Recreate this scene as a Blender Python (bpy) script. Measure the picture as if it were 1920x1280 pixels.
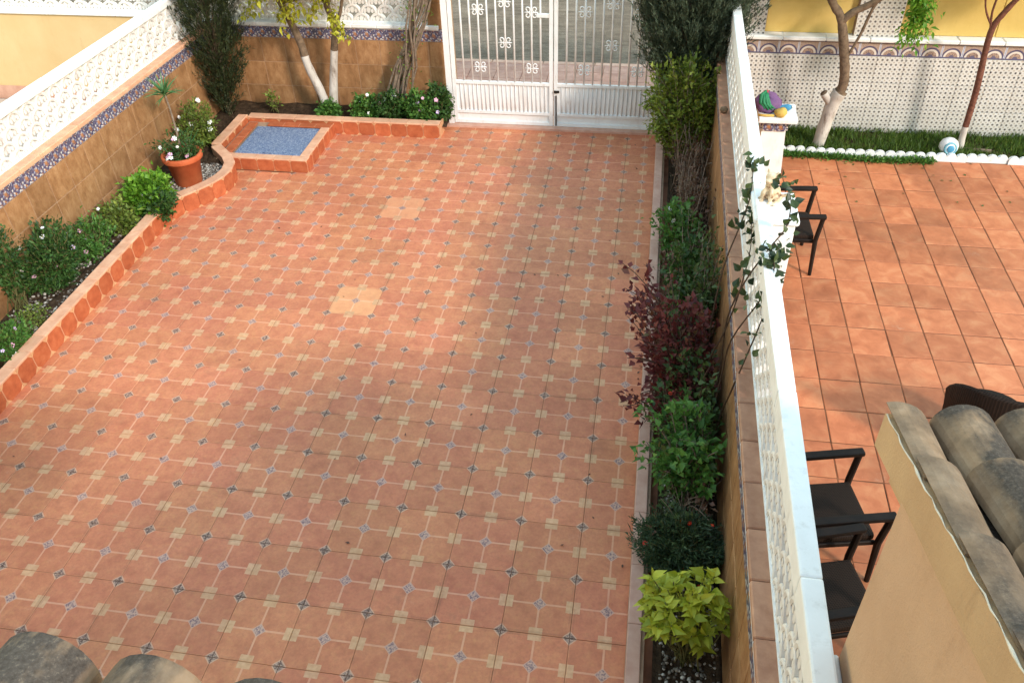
import bpy, bmesh, math, random
import numpy as np
from mathutils import Vector, Matrix

random.seed(7)
RNG = np.random.default_rng(11)
sc = bpy.context.scene
for o in list(bpy.data.objects):
    bpy.data.objects.remove(o)
C = sc.collection
R = math.radians

# ------------------------------------------------------------------ camera
cam_d = bpy.data.cameras.new('camera')
cam = bpy.data.objects.new('camera', cam_d)
C.objects.link(cam)
yaw, pitch, roll = R(-10.33144), R(-39.26258), R(-2.08977)
fw = Vector((math.sin(yaw) * math.cos(pitch), math.cos(yaw) * math.cos(pitch), math.sin(pitch)))
rt = Vector((math.cos(yaw), -math.sin(yaw), 0))
up = rt.cross(fw)
r2 = rt * math.cos(roll) + up * math.sin(roll)
u2 = up * math.cos(roll) - rt * math.sin(roll)
m = Matrix.Identity(4)
for i in range(3):
    m[i][0], m[i][1], m[i][2] = r2[i], u2[i], -fw[i]
m.translation = (1.81618, -3.22505, 4.93041)
cam.matrix_world = m
cam_d.sensor_width = 36
cam_d.sensor_fit = 'HORIZONTAL'
cam_d.lens = 36 * 1583.934 / 1920
cam_d.clip_start = 0.05
cam_d.clip_end = 600
sc.camera = cam

# ------------------------------------------------------------------ light
SUN_TO = Vector((-1.27, 1.10, -1.0)).normalized()     # the way the light travels
elev = math.asin(-SUN_TO.z)
azim = math.atan2(-SUN_TO.x, -SUN_TO.y)               # from +Y towards +X
w = bpy.data.worlds.new('World')
sc.world = w
w.use_nodes = True
nt = w.node_tree
nt.nodes.clear()
sky = nt.nodes.new('ShaderNodeTexSky')
sky.sky_type = 'NISHITA'
sky.sun_disc = False
sky.sun_elevation = elev
sky.sun_rotation = azim
sky.air_density = 2.6
sky.dust_density = 0.0
sky.ozone_density = 1.0
bg = nt.nodes.new('ShaderNodeBackground')
bg.inputs['Strength'].default_value = 0.15
wo = nt.nodes.new('ShaderNodeOutputWorld')
nt.links.new(sky.outputs[0], bg.inputs[0])
nt.links.new(bg.outputs[0], wo.inputs[0])
sun_d = bpy.data.lights.new('sun', 'SUN')
sun_d.energy = 1.3
sun_d.angle = R(7.0)
sun_d.color = (1.0, 0.89, 0.78)
sun = bpy.data.objects.new('sun', sun_d)
C.objects.link(sun)
sun.rotation_euler = SUN_TO.to_track_quat('-Z', 'Y').to_euler()
sun.location = (8, -8, 12)
vs = sc.view_settings
vs.view_transform = 'Standard'
vs.look = 'None'
vs.exposure = 1.48
vs.gamma = 1.0
vs.use_curve_mapping = False

# ------------------------------------------------------------------ node expressions
class X:
    """A value in a shader tree; arithmetic on it adds math nodes."""
    def __init__(s, t, k): s.t, s.k = t, k
    def _m(s, op, *a):
        n = s.t.nodes.new('ShaderNodeMath'); n.operation = op
        for i, v in enumerate((s,) + a):
            if isinstance(v, X): s.t.links.new(v.k, n.inputs[i])
            else: n.inputs[i].default_value = v
        return X(s.t, n.outputs[0])
    def __add__(s, o): return s._m('ADD', o)
    def __sub__(s, o): return s._m('SUBTRACT', o)
    def __mul__(s, o): return s._m('MULTIPLY', o)
    def __rsub__(s, o): return (s * -1.0) + o
    def abs(s): return s._m('ABSOLUTE')
    def lt(s, o): return s._m('LESS_THAN', o)
    def gt(s, o): return s._m('GREATER_THAN', o)
    def min(s, o): return s._m('MINIMUM', o)
    def max(s, o): return s._m('MAXIMUM', o)
    def pp(s, o): return s._m('PINGPONG', o)
    def mod(s, o): return s._m('FLOORED_MODULO', o)
    def sqrt(s): return s._m('SQRT')

class Mat:
    def __init__(s, name, rough=0.7, spec=0.3):
        s.m = bpy.data.materials.new(name); s.m.use_nodes = True
        s.t = s.m.node_tree
        s.b = s.t.nodes['Principled BSDF']
        s.b.inputs['Roughness'].default_value = rough
        s.b.inputs['Specular IOR Level'].default_value = spec
        s.tc = s.t.nodes.new('ShaderNodeTexCoord')
        s.oi = None
        s.bm = None
    def rnd(s):
        if not s.oi: s.oi = s.t.nodes.new('ShaderNodeObjectInfo')
        return X(s.t, s.oi.outputs['Random'])
    def isl(s):
        g = s.t.nodes.new('ShaderNodeNewGeometry')
        return X(s.t, g.outputs['Random Per Island'])
    def pos(s):
        g = s.t.nodes.new('ShaderNodeNewGeometry')
        return g.outputs['Position']
    def loc(s): return s.tc.outputs['Object']
    def off(s):
        """object coordinates, shifted differently for each object"""
        c = s.t.nodes.new('ShaderNodeCombineXYZ')
        v = s.rnd() * 91.0
        for i in range(3): s.t.links.new(v.k, c.inputs[i])
        a = s.t.nodes.new('ShaderNodeVectorMath'); a.operation = 'ADD'
        s.t.links.new(s.loc(), a.inputs[0]); s.t.links.new(c.outputs[0], a.inputs[1])
        return a.outputs[0]
    def xyz(s, v):
        n = s.t.nodes.new('ShaderNodeSeparateXYZ'); s.t.links.new(v, n.inputs[0])
        return [X(s.t, n.outputs[i]) for i in range(3)]
    def noise(s, v, scale, detail=4, rough=.55, dist=0):
        n = s.t.nodes.new('ShaderNodeTexNoise')
        s.t.links.new(v, n.inputs['Vector'])
        n.inputs['Scale'].default_value = scale; n.inputs['Detail'].default_value = detail
        n.inputs['Roughness'].default_value = rough; n.inputs['Distortion'].default_value = dist
        return X(s.t, n.outputs['Fac'])
    def stretch(s, v, sx, sy, sz):
        n = s.t.nodes.new('ShaderNodeVectorMath'); n.operation = 'MULTIPLY'
        s.t.links.new(v, n.inputs[0]); n.inputs[1].default_value = (sx, sy, sz)
        return n.outputs[0]
    def vor(s, v, scale, out='Distance', feat='F1'):
        n = s.t.nodes.new('ShaderNodeTexVoronoi'); n.feature = feat
        s.t.links.new(v, n.inputs['Vector']); n.inputs['Scale'].default_value = scale
        return X(s.t, n.outputs[out])
    def ramp(s, f, stops, const=False):
        n = s.t.nodes.new('ShaderNodeValToRGB'); e = n.color_ramp.elements
        if const: n.color_ramp.interpolation = 'CONSTANT'
        e[0].position, e[0].color = stops[0][0], (*stops[0][1], 1)
        e[1].position, e[1].color = stops[-1][0], (*stops[-1][1], 1)
        for p, c in stops[1:-1]:
            q = e.new(p); q.color = (*c, 1)
        s.t.links.new(f.k, n.inputs[0])
        return X(s.t, n.outputs[0])
    def mix(s, f, a, b, mode='MIX'):
        n = s.t.nodes.new('ShaderNodeMix'); n.data_type = 'RGBA'; n.blend_type = mode
        for i, v in ((0, f), (6, a), (7, b)):
            if isinstance(v, X): s.t.links.new(v.k, n.inputs[i])
            elif i == 0: n.inputs[0].default_value = v
            else: n.inputs[i].default_value = (*v, 1)
        return X(s.t, n.outputs[2])
    def value(s, col, f):
        """scale a colour's value by f"""
        n = s.t.nodes.new('ShaderNodeHueSaturation')
        s.t.links.new(col.k, n.inputs['Color']); s.t.links.new(f.k, n.inputs['Value'])
        return X(s.t, n.outputs[0])
    def col(s, c):
        if isinstance(c, X): s.t.links.new(c.k, s.b.inputs['Base Color'])
        else: s.b.inputs['Base Color'].default_value = (*c, 1)
        return s
    def rough(s, r):
        s.t.links.new(r.k, s.b.inputs['Roughness']); return s
    def bump(s, h, dist=0.003, strength=0.6):
        n = s.t.nodes.new('ShaderNodeBump')
        n.inputs['Distance'].default_value = dist; n.inputs['Strength'].default_value = strength
        s.t.links.new(h.k, n.inputs['Height']); s.t.links.new(n.outputs[0], s.b.inputs['Normal'])
        return s

def rgb(r, g, b):
    f = lambda c: (c / 255 / 12.92) if c / 255 <= .04045 else ((c / 255 + .055) / 1.055) ** 2.4
    return (f(r), f(g), f(b))

def simple(name, a, b, scale=8, rough=.75, bump=0.002, rv=0.12, world=False, spec=.3, detail=5):
    k = Mat(name, rough, spec)
    v = k.pos() if world else k.off()
    n = k.noise(v, scale, detail, .6)
    c = k.ramp(n, [(.3, a), (.7, b)])
    if rv: c = k.value(c, k.rnd() * (2 * rv) + (1 - rv))
    k.col(c).bump(k.noise(v, scale * 6, 4), bump)
    return k.m

MT = {}
def terracotta_floor(name, tones, pale=False):
    """pressed patio tile: printed centre and corner inserts, beige half squares, pale cross lines"""
    k = Mat(name, .55, .35)
    x, y, z = k.xyz(k.loc())
    ax, ay = x.abs(), y.abs()
    v = k.off()
    n1 = k.noise(v, 9, 5, .65)
    n2 = k.noise(v, 45, 4, .7)
    base = k.ramp(n1, [(.25, tones[0]), (.48, tones[1]), (.75, tones[2])])
    base = k.mix((n2 - .42).max(0.0) * 1.6, base, tones[3])
    n3 = k.noise(v, 20, 4, .6)
    base = k.mix((n3 - .5).max(0.0) * 1.5, base, tones[4])
    # a tone of its own for each of the four printed quarters
    q = k.vor(k.stretch(v, 4.4, 4.4, 0.01), 1.0, 'Distance')
    wob = (k.noise(k.loc(), 60, 2) - .5) * .006
    cx, cy = (ax * -1.0) + .225, (ay * -1.0) + .225
    d0, d1 = ax + ay + wob, cx + cy + wob
    line = ax.min(ay).lt(.0068)
    bx = cx.lt(.047) * (ay + wob).lt(.045)
    by = cy.lt(.047) * (ax + wob).lt(.045)
    beige = bx.max(by)
    edge = cx.min(cy).lt(.006)
    lc = rgb(220, 156, 118) if not pale else rgb(236, 180, 140)
    c = k.mix(edge * (k.noise(v, 10, 3) * .7 + .1), base, rgb(212, 148, 108))
    c = k.mix(line * (k.noise(v, 14, 3) * .8 + .3), c, lc)
    nb = k.noise(v, 30, 3)
    c = k.mix(beige * (nb * .3 + .78), c, k.ramp(nb, [(.3, rgb(196, 144, 100)), (.7, rgb(212, 162, 120))]))
    sp = k.noise(v, 85, 2, .5)
    blue = k.ramp(sp, [(.36, rgb(108, 86, 90)), (.47, rgb(156, 122, 114)), (.58, rgb(196, 154, 132))])
    dark = k.ramp(sp, [(.38, rgb(88, 68, 62)), (.5, rgb(132, 106, 94)), (.62, rgb(180, 146, 126))])
    c = k.mix(d0.lt(.050) * .8, c, rgb(198, 152, 128))
    c = k.mix(d0.lt(.041) * .85, c, blue)
    c = k.mix(d1.lt(.052) * .8, c, rgb(204, 160, 130))
    c = k.mix(d1.lt(.041) * .85, c, dark)
    hs = k.t.nodes.new('ShaderNodeHueSaturation'); k.t.links.new(c.k, hs.inputs['Color'])
    k.t.links.new((k.rnd() * .007 + .4955).k, hs.inputs['Hue']); hs.inputs['Saturation'].default_value = .97
    k.t.links.new(((k.rnd() * 7.31).mod(1.0) * .16 + .92).k, hs.inputs['Value']); c = X(k.t, hs.outputs[0])
    # wear and faint dirt over the whole yard
    wn = k.noise(k.pos(), .9, 5, .6)
    c = k.value(c, wn * .5 + .76)
    c = k.mix(edge.max(cx.min(cy).lt(.02)) * (k.noise(k.pos(), 2.3, 5, .7) - .5).max(0.0) * 1.6, c, rgb(104, 70, 52))
    wd = k.noise(k.pos(), 3.5, 6, .7)
    c = k.mix((wd - .58).max(0.0) * 1.8, c, rgb(126, 88, 66))
    pale_ = k.noise(k.pos(), 5.5, 6, .75)
    c = k.mix((pale_ - .62).max(0.0) * 1.4, c, rgb(222, 178, 146))
    k.col(c)
    k.rough(n2 * .3 + .42)
    relief = (line + edge) * -.5 + n2 * .35 + d0.lt(.052) * .3 + beige * .15
    k.bump(relief, .002, .5)
    return k.m
MT['floor'] = terracotta_floor('patio_tile_print', [rgb(176, 98, 63), rgb(197, 116, 76), rgb(209, 131, 86), rgb(169, 99, 70), rgb(207, 140, 84)])
MT['floor_pale'] = terracotta_floor('patio_tile_print_new', [rgb(214, 138, 90), rgb(224, 150, 100), rgb(232, 162, 110), rgb(220, 144, 98), rgb(234, 170, 112)], True)

def edge_tile(name):
    """cut piece of the same tile on kerb faces"""
    k = Mat(name, .6, .3)
    x, y, z = k.xyz(k.loc())
    ax, az = x.abs(), z.abs()
    v = k.off()
    n = k.noise(v, 11, 5, .65)
    c = k.ramp(n, [(.25, rgb(158, 80, 50)), (.5, rgb(182, 96, 60)), (.75, rgb(198, 116, 76))])
    cx, cz = (ax * -1.0) + .112, (az * -1.0) + .1
    c = k.mix(cx.lt(.007) * .85, c, rgb(206, 146, 112))
    c = k.mix((cx + cz).lt(.05), c, rgb(210, 158, 116))
    c = k.value(c, k.rnd() * .22 + .86)
    k.col(c).bump(k.noise(v, 60, 4), .002)
    return k.m
MT['kerb'] = edge_tile('kerb_tile_print')
MT['coping_peach'] = simple('peach_coping', rgb(206, 148, 116), rgb(226, 176, 142), 9, .65, .002, .08)
MT['coping_pink'] = simple('pinkish_coping', rgb(190, 142, 122), rgb(208, 166, 146), 9, .6, .002, .08)
MT['coping_brown'] = simple('brown_coping', rgb(150, 106, 84), rgb(182, 138, 112), 9, .6, .002, .12)
MT['grout'] = simple('grout', rgb(84, 54, 38), rgb(196, 130, 98), 1.7, .95, .002, 0, True)
MT['grout_dark'] = simple('dark_grout', rgb(56, 36, 26), rgb(150, 98, 68), 2.5, .95, .002, 0, True)
MT['core'] = simple('cement_core', rgb(150, 120, 96), rgb(178, 146, 120), 12, .95, .002, 0)

def wall_tile(name):
    k = Mat(name, .45, .4)
    v = k.off()
    n1 = k.noise(k.stretch(v, 1.5, 1, .8), 6.5, 6, .72, .3)
    n2 = k.noise(v, 30, 4, .7)
    c = k.ramp(n1, [(.25, rgb(116, 82, 54)), (.45, rgb(148, 106, 70)), (.62, rgb(168, 126, 88)), (.8, rgb(188, 150, 112))])
    c = k.mix((n2 - .5).max(0.0) * 1.4, c, rgb(128, 78, 44))
    c = k.value(c, k.rnd() * .34 + .84)
    dz = k.xyz(k.pos())[2]
    splash = ((dz * -1.0) + .45).max(0.0) * k.noise(k.pos(), 6, 5)
    c = k.mix(splash * .9, c, rgb(96, 74, 52))
    k.col(c).bump(n2 + n1, .003, .5)
    return k.m
MT['wall'] = wall_tile('brown_wall_tile')

def mosaic(name):
    """blue and white patterned border tile, 16 cm"""
    k = Mat(name, .3, .5)
    x, y, z = k.xyz(k.loc())
    px, pz = x.abs(), z.abs()
    cell = k.vor(k.stretch(v := k.loc(), 1, .01, 1), 62, 'Color')
    cr = k.xyz(cell.k)[0]
    c = k.ramp(cr, [(0, rgb(74, 74, 104)), (.2, rgb(150, 150, 168)), (.38, rgb(118, 90, 92)), (.52, rgb(196, 186, 180)),
                    (.66, rgb(92, 96, 120)), (.8, rgb(176, 118, 74)), (.92, rgb(210, 202, 196))], True)
    r = (px * px + pz * pz).sqrt()
    ring = (r - .048).abs().lt(.008)
    c = k.mix(ring * .8, c, rgb(70, 70, 106))
    c = k.mix(r.lt(.02) * .8, c, rgb(182, 122, 72))
    c = k.mix((px.max(pz)).gt(.072) * .8, c, rgb(96, 92, 112))
    c = k.value(c, k.rnd() * .2 + .85)
    k.col(c)
    return k.m
MT['band'] = mosaic('blue_border_tile')

def arch_tile(name):
    """border tile with a horseshoe arch over a cream ground"""
    k = Mat(name, .3, .5)
    x, y, z = k.xyz(k.loc())
    r = (x * x + (z + .075) * (z + .075)).sqrt()
    n = k.noise(k.off(), 90, 2)
    c = k.ramp(n, [(.35, rgb(150, 128, 116)), (.6, rgb(178, 156, 142))])
    c = k.mix(r.lt(.112), c, rgb(84, 78, 104))
    c = k.mix(r.lt(.092), c, rgb(214, 204, 194))
    c = k.mix(r.lt(.068), c, k.ramp(n, [(.4, rgb(112, 92, 88)), (.55, rgb(176, 150, 134))]))
    c = k.mix(r.lt(.03), c, rgb(96, 92, 116))
    c = k.mix(x.abs().gt(.106), c, rgb(196, 196, 208))
    c = k.mix(z.gt(.068), c, rgb(92, 82, 98))
    c = k.mix(z.lt(-.07), c, rgb(96, 94, 124))
    k.col(k.value(c, k.rnd() * .14 + .9))
    return k.m
MT['arch'] = arch_tile('arch_border_tile')

def dotted(name):
    """white glazed tile with a small print of dark and ochre dots"""
    k = Mat(name, .35, .5)
    x, y, z = k.xyz(k.loc())
    v = k.off()
    s = .056
    gx = (x + z * .0 + 5.0).mod(s) - s / 2
    gz = (z + 5.0).mod(s) - s / 2
    hx = (x + 5.0 + s / 2).mod(s) - s / 2
    hz = (z + 5.0 + s / 2).mod(s) - s / 2
    d = (gx * gx + gz * gz).sqrt()
    e = (hx * hx + hz * hz).sqrt()
    n = k.noise(v, 24, 3)
    c = k.ramp(k.noise(v, 5, 4), [(.3, rgb(200, 196, 190)), (.7, rgb(216, 213, 209))])
    c = k.mix(e.lt(.009) * .6, c, rgb(158, 134, 108))
    c = k.mix((d + (n - .5) * .008).lt(.0135) * (n * 1.2 + .2), c, rgb(48, 44, 50))
    dz = k.xyz(k.pos())[2]
    c = k.mix(((dz * -1.0) + .5).max(0.0) * .7 * k.noise(k.pos(), 5, 5), c, rgb(128, 104, 66))
    k.col(k.value(c, k.rnd() * .08 + .95))
    return k.m
MT['dotted'] = dotted('dotted_white_tile')

def white_paint(name, a=(228, 226, 224), b=(240, 239, 238), dirt=.35, tint=(176, 168, 158)):
    k = Mat(name, .6, .3)
    v = k.pos()
    c = k.ramp(k.noise(v, 5, 5, .6), [(.3, rgb(*a)), (.7, rgb(*b))])
    d = k.noise(k.stretch(v, 8, 8, 2.5), 1.5, 6, .7)
    c = k.mix((d - .53).max(0.0) * (dirt * 5.5), c, rgb(*tint))
    k.col(c).bump(k.noise(v, 70, 4), .0015, .5)
    return k.m
MT['white'] = white_paint('white_masonry_paint')
MT['lattice'] = white_paint('white_lattice_paint', (216, 210, 206), (232, 227, 222), .5, (168, 150, 140))
MT['gate_white'] = white_paint('white_gate_paint', (222, 218, 216), (232, 229, 227), .3, (176, 150, 126))
MT['limewash'] = white_paint('limewash', (176, 166, 156), (204, 196, 188), .9, (104, 84, 68))

def plaster(name, a, b, dirt):
    k = Mat(name, .9, .1)
    v = k.pos()
    c = k.ramp(k.noise(v, 1.6, 6, .6), [(.3, a), (.7, b)])
    d = k.noise(k.stretch(v, 5, 5, 1.2), 1.2, 6, .75)
    c = k.mix((d - .58).max(0.0) * 2.0, c, dirt)
    k.col(c).bump(k.noise(v, 90, 5, .7) + k.noise(v, 9, 4) * 1.5, .004, .7)
    return k.m
MT['beige'] = plaster('beige_render', rgb(188, 154, 126), rgb(202, 168, 140), rgb(156, 124, 98))
MT['rake'] = plaster('ochre_verge_render', rgb(176, 144, 112), rgb(198, 168, 132), rgb(134, 104, 76))
MT['yellow'] = plaster('yellow_render', rgb(206, 174, 126), rgb(216, 186, 140), rgb(186, 150, 106))
MT['reed'] = plaster('yellow_screen', rgb(196, 164, 92), rgb(216, 188, 118), rgb(142, 112, 64))
MT['house'] = plaster('house_render', rgb(232, 220, 204), rgb(240, 230, 216), rgb(206, 186, 164))

def roof_clay(name, sooty=1.0):
    k = Mat(name, .85, .15)
    v = k.off()
    n = k.noise(v, 7, 6, .65)
    c = k.ramp(n, [(.28, rgb(118, 96, 76)), (.5, rgb(148, 122, 98)), (.72, rgb(168, 144, 120))])
    # sooty lichen along the crown of each barrel
    x, y, z = k.xyz(k.loc())
    m1 = k.noise(k.stretch(v, 7, 3.6, 7), 1.0, 5, .55)
    top = (z - .025).max(0.0) * 15.0 * ((k.rnd() * .7 + .6) * sooty)
    soot = ((m1 - .37).max(0.0) * 8.0 * top).min(.9)
    spk = (k.noise(v, 55, 5, .8) - .6).max(0.0) * 5.0
    c = k.mix(spk.min(.55), c, rgb(72, 66, 60))
    c = k.mix(soot, c, k.ramp(k.noise(v, 90, 4, .8), [(.3, rgb(42, 39, 38)), (.55, rgb(72, 67, 64)), (.75, rgb(120, 108, 94))]))
    c = k.value(c, k.rnd() * .2 + .9)
    k.col(c).bump(n + k.noise(v, 70, 5, .7) * .6, .004, .6)
    return k.m
MT['clay'] = roof_clay('weathered_roof_clay')
MT['clay_verge'] = roof_clay('paler_roof_clay', .38)
MT['bronze'] = simple('bronze_paint', rgb(92, 84, 66), rgb(120, 110, 86), 30, .5, .002, 0)
MT['mortar'] = simple('pale_mortar', rgb(196, 186, 170), rgb(220, 212, 198), 20, .95, .004, .1)

def terrace_tile(name):
    k = Mat(name, .55, .35)
    v = k.off()
    n1 = k.noise(v, 6, 6, .6, .5)
    c = k.ramp(n1, [(.25, rgb(172, 98, 62)), (.5, rgb(196, 118, 78)), (.75, rgb(210, 142, 98))])
    sp = k.noise(v, 60, 2)
    c = k.mix((sp - .7).max(0.0) * 3, c, rgb(236, 204, 176))
    st = k.noise(k.pos(), 1.1, 6, .65)
    c = k.mix((st - .49).max(0.0) * 2.4, c, rgb(134, 84, 58))
    lime = k.noise(k.pos(), 2.2, 6, .7)
    c = k.mix((lime - .66).max(0.0) * 3, c, rgb(226, 190, 160))
    c = k.value(c, k.rnd() * .3 + .84)
    k.col(c).bump(n1 + sp * .4, .003, .4)
    return k.m
MT['terrace'] = terrace_tile('terrace_terracotta')

def soil(name):
    k = Mat(name, .98, .1)
    v = k.pos()
    c = k.ramp(k.noise(v, 14, 7, .7), [(.3, rgb(44, 34, 26)), (.55, rgb(74, 58, 44)), (.75, rgb(100, 82, 64))])
    k.col(c).bump(k.noise(v, 30, 7, .7), .03, 1)
    return k.m
MT['soil'] = soil('garden_soil')
def pebbly(name):
    k = Mat(name, .8, .2)
    i = k.isl()
    k.col(k.ramp(i, [(0, rgb(52, 46, 42)), (.35, rgb(96, 88, 80)), (.65, rgb(146, 138, 128)), (.85, rgb(190, 184, 176)), (1, rgb(120, 96, 78))]))
    return k.m
MT['pebble'] = pebbly('pebbles')

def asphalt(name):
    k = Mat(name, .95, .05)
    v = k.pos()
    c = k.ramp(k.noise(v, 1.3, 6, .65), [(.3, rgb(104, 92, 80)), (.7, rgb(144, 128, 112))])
    c = k.mix((k.noise(k.stretch(v, 1, 5, 1), 2.2, 6, .75) - .47).max(0.0) * 3.0, c, rgb(62, 53, 46))  # road streaks, darkened in place of the tree shade beyond the gate
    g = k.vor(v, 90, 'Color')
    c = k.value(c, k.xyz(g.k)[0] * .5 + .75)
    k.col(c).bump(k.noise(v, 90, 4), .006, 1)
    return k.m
MT['asphalt'] = asphalt('shade_streaked_asphalt')
MT['pave'] = simple('pink_paving', rgb(176, 128, 112), rgb(204, 160, 142), 6, .85, .003, .16)
MT['earth'] = simple('bare_earth', rgb(120, 96, 72), rgb(150, 124, 96), 2, .95, .01, 0, True)
MT['nfloor'] = simple('pale_yard_floor', rgb(182, 162, 146), rgb(202, 184, 168), 3, .85, .003, 0, True)

def leafmat(name, a, b, c3=None, trans=.35, rough=.5):
    k = Mat(name, rough, .35)
    i = k.isl()
    n = k.noise(k.pos(), 7, 2)
    f = i * .7 + n * .3
    st = [(.05, a), (.75, b)] + ([(.97, c3)] if c3 else [])
    if not c3: st[-1] = (.95, b)
    col = k.ramp(f, st)
    k.col(col)
    tr = k.t.nodes.new('ShaderNodeBsdfTranslucent')
    k.t.links.new(col.k, tr.inputs['Color'])
    mx = k.t.nodes.new('ShaderNodeMixShader'); mx.inputs[0].default_value = trans
    k.t.links.new(k.b.outputs[0], mx.inputs[1]); k.t.links.new(tr.outputs[0], mx.inputs[2])
    k.t.links.new(mx.outputs[0], k.t.nodes['Material Output'].inputs['Surface'])
    return k.m
def leafmat_obj(name, a, b, trans=.35):
    k = Mat(name, .45, .4)
    i = k.rnd()
    col = k.ramp(i, [(.05, a), (.95, b)])
    k.col(col)
    tr = k.t.nodes.new('ShaderNodeBsdfTranslucent')
    k.t.links.new(col.k, tr.inputs['Color'])
    mx = k.t.nodes.new('ShaderNodeMixShader'); mx.inputs[0].default_value = trans
    k.t.links.new(k.b.outputs[0], mx.inputs[1]); k.t.links.new(tr.outputs[0], mx.inputs[2])
    k.t.links.new(mx.outputs[0], k.t.nodes['Material Output'].inputs['Surface'])
    return k.m
MT['conifer'] = leafmat('conifer_green', rgb(44, 52, 40), rgb(84, 96, 74), rgb(128, 134, 112), .15)
MT['conifer2'] = leafmat('dark_conifer_green', rgb(32, 38, 24), rgb(58, 68, 38), rgb(92, 96, 54), .12)
MT['olive'] = leafmat('olive_leaf', rgb(74, 92, 40), rgb(128, 146, 60), rgb(176, 184, 92))
MT['ylgreen'] = leafmat('yellow_green_leaf', rgb(78, 96, 36), rgb(140, 152, 58), rgb(188, 190, 92))
MT['green'] = leafmat('green_leaf', rgb(52, 92, 38), rgb(96, 138, 58), rgb(142, 172, 86))
MT['dgreen'] = leafmat('dark_green_leaf', rgb(38, 64, 32), rgb(74, 108, 48), rgb(114, 140, 74))
MT['bright'] = leafmat('fresh_green_leaf', rgb(74, 122, 36), rgb(122, 166, 50), rgb(168, 196, 76))
MT['feather'] = leafmat('feathery_leaf', rgb(38, 54, 36), rgb(64, 84, 50), rgb(92, 110, 66), .2)
MT['rosered'] = leafmat('bronze_rose_leaf', rgb(78, 32, 34), rgb(122, 58, 52), rgb(92, 96, 54), .3)
MT['rosegreen'] = leafmat('rose_leaf', rgb(44, 66, 36), rgb(84, 104, 52), rgb(110, 74, 48), .25)
MT['lemon'] = leafmat('lemon_leaf', rgb(126, 130, 36), rgb(190, 184, 56), rgb(222, 208, 96))
MT['lime'] = leafmat_obj('lime_leaf', rgb(150, 160, 40), rgb(206, 208, 78))
MT['limefill'] = leafmat('lime_inner_leaf', rgb(120, 136, 34), rgb(186, 190, 64), rgb(206, 208, 82))
MT['yucca'] = leafmat_obj('yucca_leaf', rgb(52, 96, 50), rgb(96, 140, 84), .2)
MT['rosecane'] = leafmat_obj('climbing_rose_leaf', rgb(30, 48, 28), rgb(76, 90, 46), .2)
MT['dryleaf'] = leafmat('dry_leaf', rgb(78, 54, 42), rgb(112, 78, 58), rgb(74, 84, 46), .15)
MT['grass'] = leafmat('grass', rgb(50, 78, 28), rgb(92, 116, 44), rgb(140, 140, 70), .3)
MT['bark'] = simple('grey_bark', rgb(84, 68, 54), rgb(128, 106, 86), 22, .95, .008, .1)
MT['redbark'] = simple('reddish_bark', rgb(84, 48, 38), rgb(124, 80, 64), 26, .9, .006, .1)
MT['twig'] = simple('dry_twig', rgb(104, 86, 72), rgb(152, 132, 114), 20, .95, .004, .2)
MT['stem'] = simple('green_stem', rgb(74, 82, 44), rgb(116, 104, 66), 20, .8, .003, .15)
MT['cane'] = simple('dark_cane', rgb(62, 44, 36), rgb(92, 70, 52), 20, .8, .003, .15)
for nm, cc in (('petal_white', (244, 240, 238)), ('petal_pink', (226, 170, 196)), ('petal_red', (200, 52, 40)), ('petal_lilac', (204, 180, 214))):
    k = Mat(nm, .6, .2); k.col(rgb(*cc)); MT[nm] = k.m
k = Mat('flower_eye', .7, .2); k.col(rgb(222, 186, 60)); MT['eye'] = k.m
def rattan(name):
    k = Mat(name, .7, .15)
    x, y, z = k.xyz(k.loc())
    a = (x + y * .3 + 3.0).pp(.008) * 125.0
    b = (z + y + 3.0).pp(.006) * 160.0
    wv = a.max(b)
    c = k.ramp(wv, [(.1, rgb(18, 14, 12)), (.9, rgb(52, 40, 33))])
    k.col(c).bump(wv, .003, .8)
    return k.m
MT['rattan'] = rattan('dark_rattan')
MT['darkmetal'] = simple('dark_brown_frame', rgb(26, 20, 17), rgb(42, 33, 28), 10, .6, .001, 0, False, .2)
MT['potclay'] = simple('flowerpot_clay', rgb(178, 84, 48), rgb(204, 108, 66), 6, .7, .002, 0)
def hatch(name):
    k = Mat(name, .55, .4)
    v = k.loc()
    n = k.noise(v, 48, 3, .8)
    c = k.ramp(n, [(.36, rgb(78, 94, 126)), (.5, rgb(112, 128, 156)), (.64, rgb(166, 172, 184))])
    c = k.mix((k.noise(v, 4, 5) - .5).max(0.0) * 1.2, c, rgb(96, 110, 128))
    k.col(c).bump(n, .003, .6)
    return k.m
MT['hatch'] = hatch('blue_grey_hatch_paint')
MT['cream'] = simple('cream_ceramic', rgb(202, 172, 130), rgb(232, 208, 172), 14, .55, .003, 0)
for nm, cc, ro in (('purple', (112, 80, 118), .85), ('tgreen', (40, 118, 78), .6), ('tred', (176, 62, 66), .6), ('tblue', (72, 140, 176), .4),
                   ('tyellow', (200, 164, 84), .8), ('black', (24, 22, 22), .5), ('aqua', (120, 170, 184), .4), ('orange', (206, 120, 40), .6)):
    a = rgb(*cc); MT[nm] = simple('toy_' + nm, tuple(c * .85 for c in a), tuple(min(1, c * 1.15) for c in a), 20, ro, .002, 0)

# ------------------------------------------------------------------ mesh helpers
def link(name, me, parent=None, loc=(0, 0, 0), rot=(0, 0, 0), scale=(1, 1, 1)):
    o = bpy.data.objects.new(name, me)
    C.objects.link(o)
    o.location = loc; o.rotation_euler = rot; o.scale = scale
    if parent: o.parent = parent
    return o
def thing(name, label, cat, loc=(0, 0, 0), rz=0, group=None):
    o = link(name, None, None, loc, (0, 0, rz))
    o['label'] = label; o['category'] = cat
    if group: o['group'] = group
    return o
def tag(o, label, cat, group=None):
    o['label'] = label; o['category'] = cat
    if group: o['group'] = group
    return o
def struct(o):
    o['kind'] = 'structure'; return o

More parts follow.
